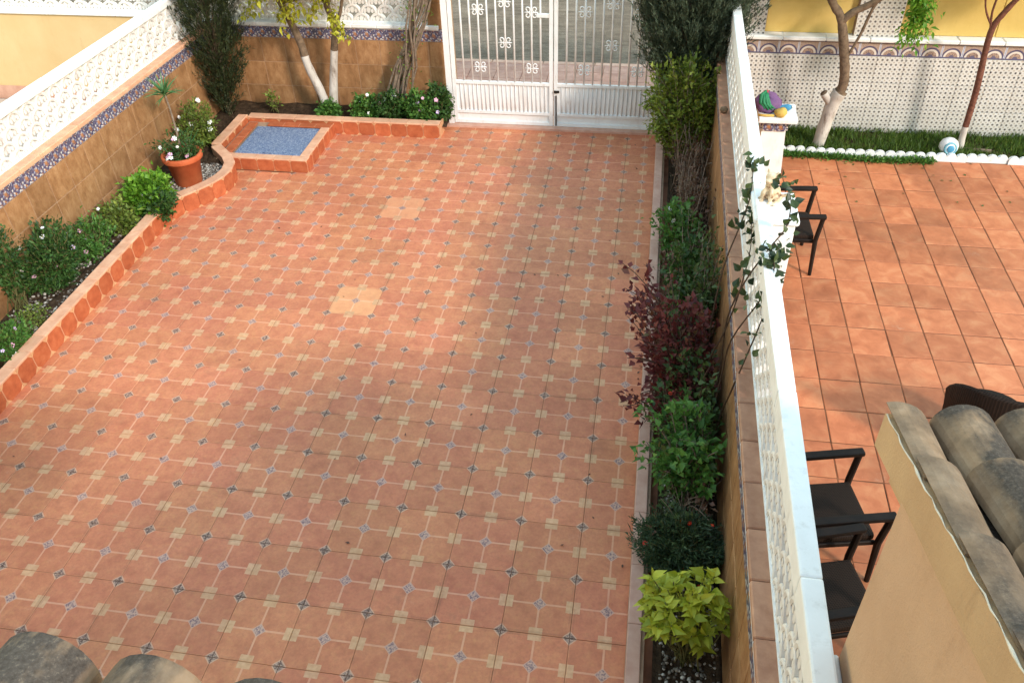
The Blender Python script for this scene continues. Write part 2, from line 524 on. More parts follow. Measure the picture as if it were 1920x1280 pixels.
class MB:
    def __init__(s): s.v, s.f, s.mi = [], [], []
    def add(s, vs, fs, mi=0):
        b = len(s.v); s.v += [tuple(p) for p in vs]; s.f += [tuple(b + i for i in f) for f in fs]; s.mi += [mi] * len(fs)
        return s
    def box(s, x0, x1, y0, y1, z0, z1, mi=0):
        return s.add([(x0, y0, z0), (x1, y0, z0), (x1, y1, z0), (x0, y1, z0), (x0, y0, z1), (x1, y0, z1), (x1, y1, z1), (x0, y1, z1)],
                     [(0, 3, 2, 1), (4, 5, 6, 7), (0, 1, 5, 4), (1, 2, 6, 5), (2, 3, 7, 6), (3, 0, 4, 7)], mi)
    def tube(s, pts, rad, n=6, mi=0, cap=True):
        pts = [Vector(p) for p in pts]
        if not hasattr(rad, '__len__'): rad = [rad] * len(pts)
        vs, fs = [], []
        t0 = (pts[1] - pts[0]).normalized()
        a = t0.orthogonal().normalized()
        for i, p in enumerate(pts):
            t = (pts[min(i + 1, len(pts) - 1)] - pts[max(i - 1, 0)]).normalized()
            a = (a - t * a.dot(t))
            if a.length < 1e-5: a = t.orthogonal()
            a.normalize(); b = t.cross(a)
            for k in range(n):
                q = 2 * math.pi * k / n
                vs.append(p + (a * math.cos(q) + b * math.sin(q)) * rad[i])
        for i in range(len(pts) - 1):
            for k in range(n):
                fs.append((i * n + k, i * n + (k + 1) % n, (i + 1) * n + (k + 1) % n, (i + 1) * n + k))
        if cap:
            fs.append(tuple(range(n - 1, -1, -1))); fs.append(tuple((len(pts) - 1) * n + k for k in range(n)))
        return s.add(vs, fs, mi)
    def lathe(s, prof, n=24, cx=0, cy=0, mi=0):
        vs, fs = [], []
        for r, z in prof:
            for k in range(n):
                q = 2 * math.pi * k / n
                vs.append((cx + r * math.cos(q), cy + r * math.sin(q), z))
        for i in range(len(prof) - 1):
            for k in range(n):
                fs.append((i * n + k, i * n + (k + 1) % n, (i + 1) * n + (k + 1) % n, (i + 1) * n + k))
        return s.add(vs, fs, mi)
    def mesh(s, name, mats, smooth=False):
        me = bpy.data.meshes.new(name)
        me.from_pydata(s.v, [], s.f)
        for x in (mats if isinstance(mats, (list, tuple)) else [mats]): me.materials.append(x)
        if any(s.mi): me.polygons.foreach_set('material_index', s.mi)
        if smooth: me.polygons.foreach_set('use_smooth', [True] * len(me.polygons))
        me.update()
        return me
    def obj(s, name, mats, parent=None, loc=(0, 0, 0), rot=(0, 0, 0), smooth=False):
        return link(name, s.mesh(name, mats, smooth), parent, loc, rot)

def bev(name, sx, sy, sz, bv, mat, seg=1):
    """bevelled box centred on its origin"""
    bm = bmesh.new()
    bmesh.ops.create_cube(bm, size=1)
    bmesh.ops.scale(bm, vec=(sx, sy, sz), verts=bm.verts)
    bmesh.ops.bevel(bm, geom=bm.edges[:], offset=bv, segments=seg, affect='EDGES', profile=.6)
    me = bpy.data.meshes.new(name); bm.to_mesh(me); bm.free()
    me.materials.append(mat)
    return me

# ------------------------------------------------------------------ ground
E0 = MB().add([(-150, -150, -.06), (150, -150, -.06), (150, 150, -.06), (-150, 150, -.06)], [(0, 1, 2, 3)])
struct(E0.obj('ground', MT['earth']))
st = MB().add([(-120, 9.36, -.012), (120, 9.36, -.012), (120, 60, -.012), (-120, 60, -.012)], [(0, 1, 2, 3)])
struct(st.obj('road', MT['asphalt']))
pv = struct(MB().box(-40, 40, 7.52, 9.34, -.07, .022).obj('pavement', MT['grout']))
pm = bev('paving_slab', .395, .295, .03, .006, MT['pave'])
for i in range(13):
    for j in range(6):
        link('paving_slab', pm, pv, (-2.3 + i * .4, 7.69 + j * .3, .019 + random.uniform(-.002, .002)))
km = bev('kerbstone', .78, .12, .14, .012, MT['coping_pink'])
for i in range(8):
    link('kerbstone', km, pv, (-2.6 + i * .79, 9.36, -.025))

# patio floor: grout bed with every tile laid on it
pf = struct(MB().box(-4.0, 2.2, -3.7, 7.5, -.055, -.009).obj('patio_floor', MT['grout']))
def tile_variant(x0, x1, mat):
    """tile of 44.6 cm, cut at x0 / x1 in its own frame"""
    h = .2236; b = .003; t = .012
    x0, x1 = max(-h, x0), min(h, x1)
    mb = MB()
    vs = [(x0, -h, -t), (x1, -h, -t), (x1, h, -t), (x0, h, -t),
          (x0, -h, -b), (x1, -h, -b), (x1, h, -b), (x0, h, -b),
          (x0 + b, -h + b, 0), (x1 - b, -h + b, 0), (x1 - b, h - b, 0), (x0 + b, h - b, 0)]
    fs = [(8, 9, 10, 11)]
    for k in range(4):
        n = (k + 1) % 4
        fs += [(k, n, 4 + n, 4 + k), (4 + k, 4 + n, 8 + n, 8 + k)]
    return mb.add(vs, fs).mesh('floor_tile', mat)
tile_full = tile_variant(-1, 1, MT['floor'])
tile_pale = tile_variant(-1, 1, MT['floor_pale'])
tile_left = tile_variant(-3.5 + 3.6, 1, MT['floor'])
for i in range(-8, 5):
    for j in range(-4, 17):
        if j > 15 and i < -2: continue
        if j > 12 and i < -5: continue
        me = tile_left if i == -8 else tile_full
        if (i, j) in ((-2, 7), (-2, 11)): me = tile_pale
        r = (random.gauss(0, .0012), random.gauss(0, .0012), random.gauss(0, .0012))
        link('floor_tile', me, pf, (i * .45, j * .45, random.uniform(-.0012, .0012)), r)

# right-hand terrace
tf = struct(MB().box(2.76, 9.5, -3.7, 6.82, -.055, -.0045).obj('terrace_floor', MT['grout_dark']))
tm = [bev('terracotta_tile', .326, .3725, .02, .004, MT['terrace']) for _ in range(1)][0]
n = 0
for i in range(-3, 12):
    for j in range(-2, 20):
        x = 3.78 + .335 * i + .1675; y = 5.59 - .3815 * (14 - j) + .19075
        if x > 7.9 or y > 6.75 or (x > 6.9 and y < 2.6): continue
        # skip tiles nothing in the frame shows
        if y < 1.2 and x > 4.6: continue
        link('terracotta_tile', tm, tf, (x + random.gauss(0, .0015), y + random.gauss(0, .0015), -.01 + random.uniform(-.0015, .0015)),
             (random.gauss(0, .002), random.gauss(0, .002), random.gauss(0, .004)))
# left neighbour's yard
struct(MB().box(-30, -4.4, -3, 7.35, -.055, .02).obj('neighbour_yard_floor', MT['nfloor']))

# soil of the planting beds
def soil_sheet(name, poly, z):
    """rough ground filling a polygon"""
    bm = bmesh.new()
    vs = [bm.verts.new((x, y, z)) for x, y in poly]
    bm.faces.new(vs)
    bmesh.ops.triangulate(bm, faces=bm.faces[:])
    bmesh.ops.subdivide_edges(bm, edges=bm.edges[:], cuts=5, use_grid_fill=True)
    bmesh.ops.triangulate(bm, faces=bm.faces[:])
    bmesh.ops.subdivide_edges(bm, edges=bm.edges[:], cuts=2, use_grid_fill=True)
    for v in bm.verts:
        v.co.z += .018 * math.sin(v.co.x * 17 + v.co.y * 9) * math.sin(v.co.y * 13) + random.uniform(-.006, .012)
    me = bpy.data.meshes.new(name); bm.to_mesh(me); bm.free(); me.materials.append(MT['soil'])
    return struct(link(name, me))
soil_sheet('left_bed_soil', [(-4.35, -1), (-3.53, -1), (-3.53, 4.3), (-3.2, 5.0), (-3.2, 5.4), (-3.6, 5.9), (-3.6, 6.86), (-.8, 6.86), (-.8, 7.5), (-4.35, 7.5)], .11)
soil_sheet('right_bed_soil', [(2.1, -3.3), (2.56, -3.3), (2.56, 7.5), (2.1, 7.5)], .045)

# ------------------------------------------------------------------ walls
def scale_block():
    """pierced concrete block, 22 x 22 cm: rows of overlapping scales with a petal in each"""
    Rr, w_, d = .11, .03, .028
    mb = MB()
    nseg = 10
    for row in range(2):
        cx = .11 + (.11 if row % 2 else 0); cz = row * .11
        vs, fs = [], []
        for s_ in range(nseg + 1):
            a = math.pi * s_ / nseg
            for rr, dd in ((Rr - w_, d * .8), (Rr - w_ * .4, d), (Rr + .002, d * .8)):
                for yy in (-dd, dd):
                    vs.append((cx + rr * math.cos(a), yy, cz + rr * math.sin(a)))
        for s_ in range(nseg):
            b = s_ * 6
            fs += [(b, b + 6, b + 8, b + 2), (b + 2, b + 8, b + 10, b + 4), (b + 1, b + 3, b + 9, b + 7), (b + 3, b + 5, b + 11, b + 9), (b, b + 1, b + 7, b + 6), (b + 4, b + 10, b + 11, b + 5)]
        mb.add(vs, fs)
        for ox, hw, hh in ((0, .026, .074), (-.050, .02, .05), (.050, .02, .05)):
            x = cx + ox
            pr_ = [(x - hw * .5, cz + .002), (x + hw * .5, cz + .002), (x + hw, cz + hh * .55), (x + hw * .45, cz + hh), (x - hw * .45, cz + hh), (x - hw, cz + hh * .55)]
            vs = [(px_, -d * .75, pz_) for px_, pz_ in pr_] + [(px_, d * .75, pz_) for px_, pz_ in pr_]
            mb.add(vs, [(0, 1, 2, 3, 4, 5), (11, 10, 9, 8, 7, 6)] + [(i, i + 6, (i + 1) % 6 + 6, (i + 1) % 6) for i in range(6)])
    return mb.mesh('lattice_block', MT['lattice'])
BLOCK = scale_block()
WT = bev('wall_tile', .3245, .012, .3245, .003, MT['wall'])
BT = bev('border_tile', .157, .014, .157, .002, MT['band'])

def boundary_wall(name, label, origin, rz, length, bottom=.0, top=1.215, thick=.2, set_back=.09, rows=2, cap_h=.12, cap_w=.12,
                  lat=(0, None), cop='coping_peach', cop_w=None, over=.035, tile_from=0, cap_shift=0.0, cap_gap=0.0):
    """tiled wall with border, coping, lattice blocks and rail; runs along local +X, faces local -Y"""
    t = thing(name, label, 'wall', origin, rz)
    MB().box(0, length, .0045, thick, bottom - .05, top).obj('core', MT['core'], t)
    band_z0 = top - .165
    z = band_z0
    ncol = int(math.ceil(length / .33))
    r = 0
    while z > bottom + .02:
        for c in range(ncol):
            x = c * .33 + .165
            if x > length + .1 or x < tile_from: continue
            link('wall_tile', WT, t, (x, .007 + random.uniform(-.001, .001), z - .165 ), (random.gauss(0, .002), random.choice((0, math.pi)), random.gauss(0, .002)))
        z -= .33
    for c in range(int(length / .16)):
        x = c * .16 + .08
        if x < tile_from: continue
        link('border_tile', BT, t, (x, .004, band_z0 + .082))
    cw = cop_w or thick + .065
    cm = bev('coping', .327, cw, .05, .008, MT[cop])
    for c in range(ncol):
        x = min(c * .33 + .165, length - .16)
        link('coping', cm, t, (x, -over + cw / 2, top + .025 + random.uniform(-.001, .001)), (0, 0, random.gauss(0, .003)))
    MB().box(0, length, -.012, .001, top - .013, top - .001).obj('edge_highlight', MT['white'], t)  # white strip standing in for the highlight on the coping's front edge
    l0, l1 = lat[0], lat[1] or length
    zb = top + .05
    for c in range(int((l1 - l0) / .22)):
        for rr in range(rows):
            link('lattice_block', BLOCK, t, (l0 + c * .22, set_back + .028, zb + rr * .22))
    zc = zb + rows * .22
    MB().box(l0, l1, set_back - .004, set_back + .06, zb - .004, zb + .012).obj('bed_joint', MT['white'], t)
    nr = max(1, round((l1 - l0) / 1.15)); sl_ = (l1 - l0) / nr
    me = bev('cap_rail', sl_ - .003, cap_w, cap_h, .012, MT['white'], 2)
    for c in range(nr):
        link('cap_rail', me, t, (l0 + (c + .5) * sl_, set_back + .028 + cap_shift + random.gauss(0, .0015), zc + cap_gap + cap_h / 2 + random.gauss(0, .0015)), (0, 0, random.gauss(0, .0012)))
    if cap_gap: MB().box(l0, l1, set_back, set_back + .056, zc - .01, zc + cap_gap + .004).obj('top_joint', MT['white'], t)
    return t, zc + cap_h

# left wall: from near to far, faces +X
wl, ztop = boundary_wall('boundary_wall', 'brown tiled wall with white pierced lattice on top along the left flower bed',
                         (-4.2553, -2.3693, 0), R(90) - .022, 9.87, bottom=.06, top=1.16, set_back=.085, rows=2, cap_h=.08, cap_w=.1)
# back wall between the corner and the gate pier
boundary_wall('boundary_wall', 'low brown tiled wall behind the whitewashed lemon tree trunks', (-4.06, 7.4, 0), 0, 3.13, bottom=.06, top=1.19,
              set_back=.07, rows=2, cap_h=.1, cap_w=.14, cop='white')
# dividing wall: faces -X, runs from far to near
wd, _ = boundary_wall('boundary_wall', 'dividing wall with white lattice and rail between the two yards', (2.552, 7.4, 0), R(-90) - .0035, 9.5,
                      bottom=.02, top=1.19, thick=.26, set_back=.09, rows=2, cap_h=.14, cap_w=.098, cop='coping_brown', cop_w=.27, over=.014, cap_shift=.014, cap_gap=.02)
# white pillar standing in the dividing wall
pl = thing('wall_pillar', 'square white pillar rising from the dividing wall beside the climbing rose', 'pillar', (2.755, 2.26, 0))
link('shaft', bev('shaft', .27, .36, 1.77, .01, MT['white']), pl, (0, 0, .885))
link('cap_slab', bev('cap_slab', .31, .41, .05, .012, MT['white']), pl, (0, 0, 1.795))
# end post where the dividing wall meets the porch
tag(link('end_post', bev('end_post', .05, .5, 1.72, .006, MT['white']), None, (2.728, -1.44, .86)), 'white end post of the dividing wall against the beige porch', 'post')

# gate piers
def pier(label, x0, x1, flip=False):
    t = thing('gate_pier', label, 'pier', ((x0 + x1) / 2, 7.4, 0), 0, 'gate piers')
    w_ = x1 - x0
    MB().box(-w_ / 2, w_ / 2, .013, .3, -.05, 2.3).obj('core', MT['core'], t)
    tm_ = bev('wall_tile', w_ - .004, .012, .327, .003, MT['wall'])
    z = 1.025
    for k in range(4): link('wall_tile', tm_, t, (0, .007, z - .165 - .33 * k))
    for k in range(3): link('wall_tile', tm_, t, (0, .007, 1.19 + .165 + .33 * k))
    b2 = bev('border_tile', w_ / 2 - .003, .014, .157, .002, MT['band'])
    for s_ in (-1, 1): link('border_tile', b2, t, (s_ * w_ / 4, .005, 1.107))
    return t
pier('brown tiled pier at the left side of the white gate', -1.07, -.80)
pier('brown tiled pier at the right side of the white gate', 1.98, 2.3)

# ------------------------------------------------------------------ right-hand yard back wall
def back_wall_right():
    t = thing('garden_wall', 'white dotted tile wall with arched blue border behind the lawn strip', 'wall', (2.85, 7.42, 0))
    L_ = 5.2
    MB().box(0, L_, .013, .22, -.05, 1.19).obj('core', MT['core'], t)
    w_ = bev('wall_tile', .327, .012, .327, .002, MT['dotted'])
    for r in range(4):
        for c in range(15):
            link('wall_tile', w_, t, (c * .33 + .165, .007, 1.0 - .165 - .33 * r))
    a = bev('border_tile', .233, .014, .17, .002, MT['arch'])
    for c in range(21):
        link('border_tile', a, t, (c * .236 + .12, .005, 1.09))
    cm = bev('coping', .5, .28, .05, .01, MT['white'])
    for c in range(10): link('coping', cm, t, (c * .503 + .25, .09, 1.205))
    pt = bev('pillar_tile', .25, .012, .327, .002, MT['dotted'])
    pw = bev('pillar_tile', .327, .012, .327, .002, MT['dotted'])
    for (a0, a1) in ((.0, .28), (1.32, 1.83)):
        MB().box(a0, a1, .033, .22, 1.2305, 2.2).obj('pillar_core', MT['core'], t)
        for k in range(3):
            q = bev('pillar_tile', a1 - a0, .012, .327, .002, MT['dotted'])
            link('pillar_tile', q, t, ((a0 + a1) / 2, .026, 1.395 + .33 * k))
    for a0, a1 in ((.285, 1.315), (1.835, 5.1)):
        n_ = max(1, round((a1 - a0) / 1.05)); s_ = (a1 - a0) / n_
        for k in range(n_):
            q = bev('screen_panel', s_ - .006, .04, .95, .006, MT['reed'])
            link('screen_panel', q, t, (a0 + s_ * (k + .5), .11, 1.235 + .475))
    return t
back_wall_right()
# left neighbour's front wall
def yellow_wall():
    t = thing('yellow_wall', 'sunlit yellow rendered wall of the yard beyond the left lattice', 'wall', (-11.0, 7.42, 0))
    L_ = 6.6
    MB().box(0, L_, 0, .2, .0, 1.25).obj('panel', MT['yellow'], t)
    MB().box(0, L_, -.02, -.002, .0, .2).obj('skirting', MT['coping_pink'], t)
    cm = bev('coping', 1.0, .28, .06, .01, MT['white'])
    for c in range(7): link('coping', cm, t, (c * 1.0 + .1, .1, 1.28))
    for c in range(29):
        for r in range(2): link('lattice_block', BLOCK, t, (.1 + c * .22, .1, 1.311 + .22 * r))
    link('cap_rail', bev('cap_rail', L_, .14, .1, .01, MT['white']), t, (L_ / 2, .1, 1.75 + .05))
    return t
yellow_wall()

# ------------------------------------------------------------------ kerbs
def resample(path, step):
    """points along a path, evenly spaced, ends included"""
    P_ = [Vector(p) for p in path]
    cum = [0.0]
    for p, q in zip(P_, P_[1:]): cum.append(cum[-1] + (q - p).length)
    n = max(1, round(cum[-1] / step)); out = []; k = 0
    for i in range(n + 1):
        d = cum[-1] * i / n
        while k < len(P_) - 2 and cum[k + 1] < d: k += 1
        f = (d - cum[k]) / max(cum[k + 1] - cum[k], 1e-9)
        out.append(P_[k] + (P_[k + 1] - P_[k]) * min(1, f))
    return out
def smooth_path(pts, n=8):
    P_ = [Vector(p) for p in pts]; out = []
    for i in range(len(P_) - 1):
        p0, p1, p2, p3 = P_[max(i - 1, 0)], P_[i], P_[i + 1], P_[min(i + 2, len(P_) - 1)]
        for k in range(n):
            t = k / n
            out.append(.5 * ((2 * p1) + (-p0 + p2) * t + (2 * p0 - 5 * p1 + 4 * p2 - p3) * t * t + (-p0 + 3 * p1 - 3 * p2 + p3) * t ** 3))
    return out + [P_[-1]]
def kerb_run(t, path, h, wdt, face_to_right=True, step=.2245, cop='coping_peach', fs_=1.0):
    pts = resample(path, step)
    core = MB()
    for a, b in zip(pts, pts[1:]):
        d = (b - a); L_ = d.length; d.normalize(); ang = math.atan2(d.y, d.x)
        nrm = Vector((d.y, -d.x)); mid = (a + b) / 2
        inn = mid - nrm * wdt
        q = [a + nrm * -.013, b + nrm * -.013, b - nrm * wdt, a - nrm * wdt]
        core.add([(p.x, p.y, -.03) for p in q] + [(p.x, p.y, h - .022) for p in q],
                 [(4, 5, 6, 7), (0, 1, 5, 4), (1, 2, 6, 5), (2, 3, 7, 6), (3, 0, 4, 7)])
        me = KF.setdefault(('f', round(L_, 3), h), None) or bev('face_tile', L_ - .003, .012, h - .024, .002, MT['kerb'])
        KF[('f', round(L_, 3), h)] = me
        p = mid - nrm * .006
        link('face_tile', me, t, (p.x, p.y, (h - .024) / 2 + random.uniform(-.001, .001)), (0, 0, ang))
        mc = KF.setdefault(('c', round(L_, 3), cop, wdt), None) or bev('coping', L_ - .002, wdt + .012, .022, .006, MT[cop], 2)
        KF[('c', round(L_, 3), cop, wdt)] = mc
        p = mid - nrm * (wdt / 2 - .004)
        link('coping', mc, t, (p.x, p.y, h - .011 + random.uniform(-.001, .001)), (0, 0, ang))
    core.obj('core', MT['core'], t)
KF = {}
kl = thing('planter_kerb', 'terracotta tiled kerb curving round the left flower bed and behind the blue hatch', 'kerb')
kerb_run(kl, [(-3.46, -.9), (-3.46, 4.0)], .225, .115)
kerb_run(kl, smooth_path([(-3.46, 4.0), (-3.46, 4.25), (-3.40, 4.52), (-3.17, 4.86), (-3.07, 5.18), (-3.13, 5.48), (-3.32, 5.70), (-3.49, 5.87)]), .225, .115, step=.2)
kerb_run(kl, [(-3.49, 5.87), (-3.49, 6.74)], .225, .115, step=.205)
kerb_run(kl, [(-3.49, 6.74), (-.86, 6.74)], .2, .115, step=.219)
MB().box(-.872, -.855, 6.76, 6.97, -.03, .178).obj('end_face', MT['kerb'], kl)
kr = thing('planter_kerb', 'low pinkish kerb edging the narrow right flower bed below the dividing wall', 'kerb')
kerb_run(kr, [(2.035, 7.15), (2.035, -2.4)][::-1] if False else [(2.035, 7.16), (2.035, -2.4)], .1, -.1, step=.45, cop='coping_pink')

# hatch box
hb = thing('hatch_box', 'low terracotta tiled box with a blue grey metal hatch lid', 'hatch', (0, 0, 0))
MB().box(-3.47, -2.30, 5.66, 6.725, -.03, .13).obj('core', MT['core'], hb)
link('lid', bev('lid', .86, .84, .03, .006, MT['hatch']), hb, (-2.845, 6.13, .142))
fm = bev('face_tile', .214, .012, .15, .002, MT['kerb'])
for c in range(5): link('face_tile', fm, hb, (-3.255 + c * .2175, 5.653, .075))
for c in range(5): link('face_tile', fm, hb, (-2.293, 5.757 + c * .2175, .075), (0, 0, R(90)))
rm = bev('rim_tile', .214, .115, .02, .004, MT['coping_peach'])
rk = bev('rim_tile', .214, .115, .02, .004, MT['kerb'])
for c in range(5):
    link('rim_tile', rm, hb, (-3.255 + c * .2175, 5.702, .16))
    if 0 < c < 5: link('rim_tile', rk, hb, (-3.255 + c * .2175, 6.615, .163))
for c in range(4):
    link('rim_tile', rm, hb, (-2.345, 5.872 + c * .2175, .161), (0, 0, R(90)))
    link('rim_tile', rk, hb, (-3.36, 5.872 + c * .2175, .161), (0, 0, R(90)))
hl = MB().tube([(-2.9, 5.8, .158), (-2.9, 5.8, .17), (-2.78, 5.8, .17), (-2.78, 5.8, .158)], .006, 6).obj('handle', MT['hatch'], hb)

# ------------------------------------------------------------------ gate
def scroll_pts(s=.07):
    """one C scroll with curled ends"""
    pts = []
    for k in range(19):
        a = -math.pi * .5 + k / 18 * math.pi * 2.2
        r = s * (.18 + .42 * k / 18)
        pts.append((r * math.cos(a), r * math.sin(a)))
    return pts
def gate():
    y = 0
    def leaf(label, x0, x1):
        t = thing('gate_leaf', label, 'gate', (x0, 7.2, 0))
        W = x1 - x0
        H = 2.25
        wm = MT['gate_white']
        fr = MB()
        fr.box(0, .045, -.02, .02, .035, H); fr.box(W - .045, W, -.02, .02, .035, H)
        fr.box(.045, W - .045, -.019, .019, H - .045, H)
        fr.box(.045, W - .045, -.0195, .0195, .575, .612)
        fr.box(.045, W - .045, -.0195, .0195, .175, .21)
        fr.box(.045, W - .045, -.0195, .0195, .035, .075)
        fr.obj('frame', wm, t)
        MB().box(.045, W - .045, .004, .008, .075, .575).obj('kick_sheet', wm, t)
        n_ = 10
        bar = MB().tube([(0, 0, .612), (0, 0, H - .045)], .0125, 6).mesh('bar', wm, True)
        xs = [.045 + (W - .09) * (k + 1) / (n_ + 1) for k in range(n_)]
        for x in xs: link('bar', bar, t, (x, 0, 0))
        rib = MB().tube([(0, -.006, .21), (0, -.004, .575)], .007, 5).mesh('rib', wm, True)
        for k in range(21): link('rib', rib, t, (.045 + (W - .09) * (k + 1) / 22, 0, 0))
        sp = scroll_pts()
        sm = MB()
        for sx in (-1, 1):
            for sz in (-1, 1):
                sm.tube([(sx * (.046 + p[0] * .95), -.002, sz * (.035 + p[1])) for p in sp], .0075, 5)
        sm.tube([(-.085, -.003, 0), (.085, -.003, 0)], .006, 5)
        me = sm.mesh('scroll', wm, True)
        for xi, zz in ((2, .80), (5, 1.12), (8, .80), (2, 1.52), (5, 1.62), (8, 1.5), (2, 1.9), (8, 1.9)):
            link('scroll', me, t, (xs[min(xi, n_ - 1)], -.004, zz))
        return t, W
    g1, w1 = leaf('left leaf of the white barred gate with the lock rail', -.745, .572)
    MB().box(w1 - .20, w1 - .046, -.022, .022, 1.445, 1.485).obj('lock', MT['gate_white'], g1)
    g2, w2 = leaf('right leaf of the white barred gate beside the conifer', .588, 1.905)
    MB().tube([(.03, -.032, .05), (.03, -.032, .46)], .009, 6).obj('drop_bolt', MT['darkmetal'], g2)
    MB().box(.0, .07, -.045, -.0205, .50, .525).obj('bolt_bracket', MT['darkmetal'], g2)
    for nm, x in (('white steel post holding the left gate leaf', -.79), ('white steel post holding the right gate leaf', 1.945)):
        p = tag(MB().box(-.035, .035, -.04, .04, -.02, 2.35).obj('gate_post', MT['gate_white'], None, (x, 7.2, 0)), nm, 'post')
    struct(MB().box(-.95, 2.05, 7.10, 7.515, -.04, .028).obj('gate_threshold', MT['coping_pink']))
gate()

# ------------------------------------------------------------------ barrel tile roofs
def barrel(name, L_, r0, r1, mat, th=.013, n=12, arch=.92, a1=math.pi):
    """curved clay roof tile lying along +Y, crown up, wide end at y=0"""
    mb = MB(); vs, fs = [], []
    ny = 4
    for j in range(ny + 1):
        t = j / ny; r = r0 + (r1 - r0) * t; y_ = L_ * t
        for s_, rr in ((0, r), (1, r - th)):
            for k in range(n + 1):
                a = a1 * k / n
                vs.append((rr * math.cos(a), y_, rr * math.sin(a) * arch))
    m_ = 2 * (n + 1)
    for j in range(ny):
        for k in range(n):
            a = j * m_ + k
            fs.append((a, a + 1, a + m_ + 1, a + m_))
            b = a + n + 1
            fs.append((b, b + m_, b + m_ + 1, b + 1))
        for k in (0, n):
            a = j * m_ + k; b = a + n + 1
            fs.append((a, a + m_, b + m_, b) if k == 0 else (a, b, b + m_, a + m_))
    for j, fl in ((0, 0), (ny, 1)):
        for k in range(n):
            a = j * m_ + k; b = a + n + 1
            fs.append((a, b, b + 1, a + 1) if fl == 0 else (a, a + 1, b + 1, b))
    mb.add(vs, fs)
    return mb.mesh(name, mat, False)
def smooth_me(me):
    me.polygons.foreach_set('use_smooth', [True] * len(me.polygons))
    return me
BAR = barrel('roof_tile', -.46, .108, .088, MT['clay'])
PAN = barrel('pan_tile', -.46, .095, .105, MT['clay'])

def tiled_roof(t, x0, ncol, pitch, y_eave, z_eave, slope, courses, expo=.36, skip_pan_first=False):
    """eave at y_eave falling towards +Y; tiles are laid from the eave up"""
    ang = math.atan(slope)
    for c in range(ncol):
        for k in range(courses):
            y_ = y_eave - k * expo * math.cos(ang); z_ = z_eave + k * expo * math.sin(ang)
            link('roof_tile', BAR, t, (x0 + c * pitch + random.gauss(0, .003), y_ + random.gauss(0, .006), z_ + .012 * 1 + random.gauss(0, .002)),
                 (-ang + .03, 0, random.gauss(0, .012) if c else 0), (.86, 1, .9) if (c == 0 and skip_pan_first) else (1, 1, 1))
            if not (c == 0 and skip_pan_first):
                link('pan_tile', PAN, t, (x0 + (c - .5) * pitch, y_ - .02, z_ + .05), (ang - .02, math.pi, random.gauss(0, .008)))

# own porch roof below the camera
pr = thing('porch_roof', 'weathered clay barrel tile roof edge at the bottom left', 'roof', (0, 0, 0))
slp = .3
MB().add([(-2.6, -2.62, 3.36), (1.75, -2.62, 3.36), (1.75, -3.75, 3.36 + 1.13 * slp), (-2.6, -3.75, 3.36 + 1.13 * slp),
          (-2.6, -2.62, 3.24), (1.75, -2.62, 3.24), (1.75, -3.75, 3.24 + 1.13 * slp), (-2.6, -3.75, 3.24 + 1.13 * slp)],
         [(0, 1, 2, 3), (4, 7, 6, 5), (0, 4, 5, 1), (1, 5, 6, 2), (3, 2, 6, 7), (0, 3, 7, 4)]).obj('roof_slab', MT['rake'], pr)
tiled_roof(pr, .77 - 12 * .232, 16, .232, -2.52, 3.425, slp, 3)
pr.rotation_euler = (0, 0, -.075)
pr.location = Vector((.77, -2.52, 0)) - Matrix.Rotation(-.075, 3, 'Z') @ Vector((.77, -2.52, 0))

# beige porch of the right-hand house with tiled verge
po = thing('porch', 'beige rendered porch side wall with clay tiled verge at the lower right', 'porch', (0, 0, 0))
def rake_z(y_): return 2.865 + .30 * (-.97 - y_)
yw0, yw1 = -1.2, -3.75
wb = MB()
poly = [(yw0, 0), (yw1, 0), (yw1, rake_z(yw1) - .1), (yw0, rake_z(yw0) - .1)]
vs = [(2.755, a, b) for a, b in poly] + [(2.96, a, b) for a, b in poly]
wb.add(vs, [(0, 1, 2, 3), (7, 6, 5, 4), (0, 3, 7, 4), (3, 2, 6, 7), (1, 5, 6, 2), (0, 4, 5, 1)])
wb.obj('side_wall', MT['beige'], po)
rb = MB()
e0, e1 = -.965, -3.75
vs = []
for xx in (2.70, 2.755):
    vs += [(xx, e0, rake_z(e0) - .155), (xx, e1, rake_z(e1) - .155), (xx, e1, rake_z(e1)), (xx, e0, rake_z(e0))]
rb.add(vs, [(0, 1, 2, 3), (7, 6, 5, 4), (0, 3, 7, 4), (3, 2, 6, 7), (1, 5, 6, 2), (0, 4, 5, 1)])
rb.obj('verge_board', MT['rake'], po)
sl = MB()
vs = []
for xx in (2.757, 6.2):
    vs += [(xx, e0 - .08, rake_z(e0) - .25), (xx, e1, rake_z(e1) - .25), (xx, e1, rake_z(e1) - .15), (xx, e0 - .08, rake_z(e0) - .15)]
sl.add(vs, [(0, 1, 2, 3), (7, 6, 5, 4), (0, 3, 7, 4), (3, 2, 6, 7), (1, 5, 6, 2), (0, 4, 5, 1)])
sl.obj('roof_slab', MT['rake'], po)
tiled_roof(po, 2.965, 16, .205, -.945, rake_z(-.945) - .062, .30, 7, .38)
VH = barrel('verge_tile', -.46, .108, .094, MT['clay_verge'], n=8, a1=math.pi * .62)
for k in range(7):
    yy = -.955 - k * .38 * .958
    link('verge_tile', VH, po, (2.742, yy + random.gauss(0, .006), rake_z(yy) - .05 + random.gauss(0, .002)), (-math.atan(.30) + .022, 0, random.gauss(0, .01)), (1, 1, .86))
mo = MB()
bead = []
for k in range(60):
    yy = -.985 - k * .045
    bead.append((2.7 + random.uniform(-.003, .003), yy, rake_z(yy) + .002 + random.uniform(-.004, .006)))
mo.tube(bead, [random.choice((.001, .002, .003, .006)) for _ in bead], 5)
mo.obj('mortar', MT['mortar'], po)
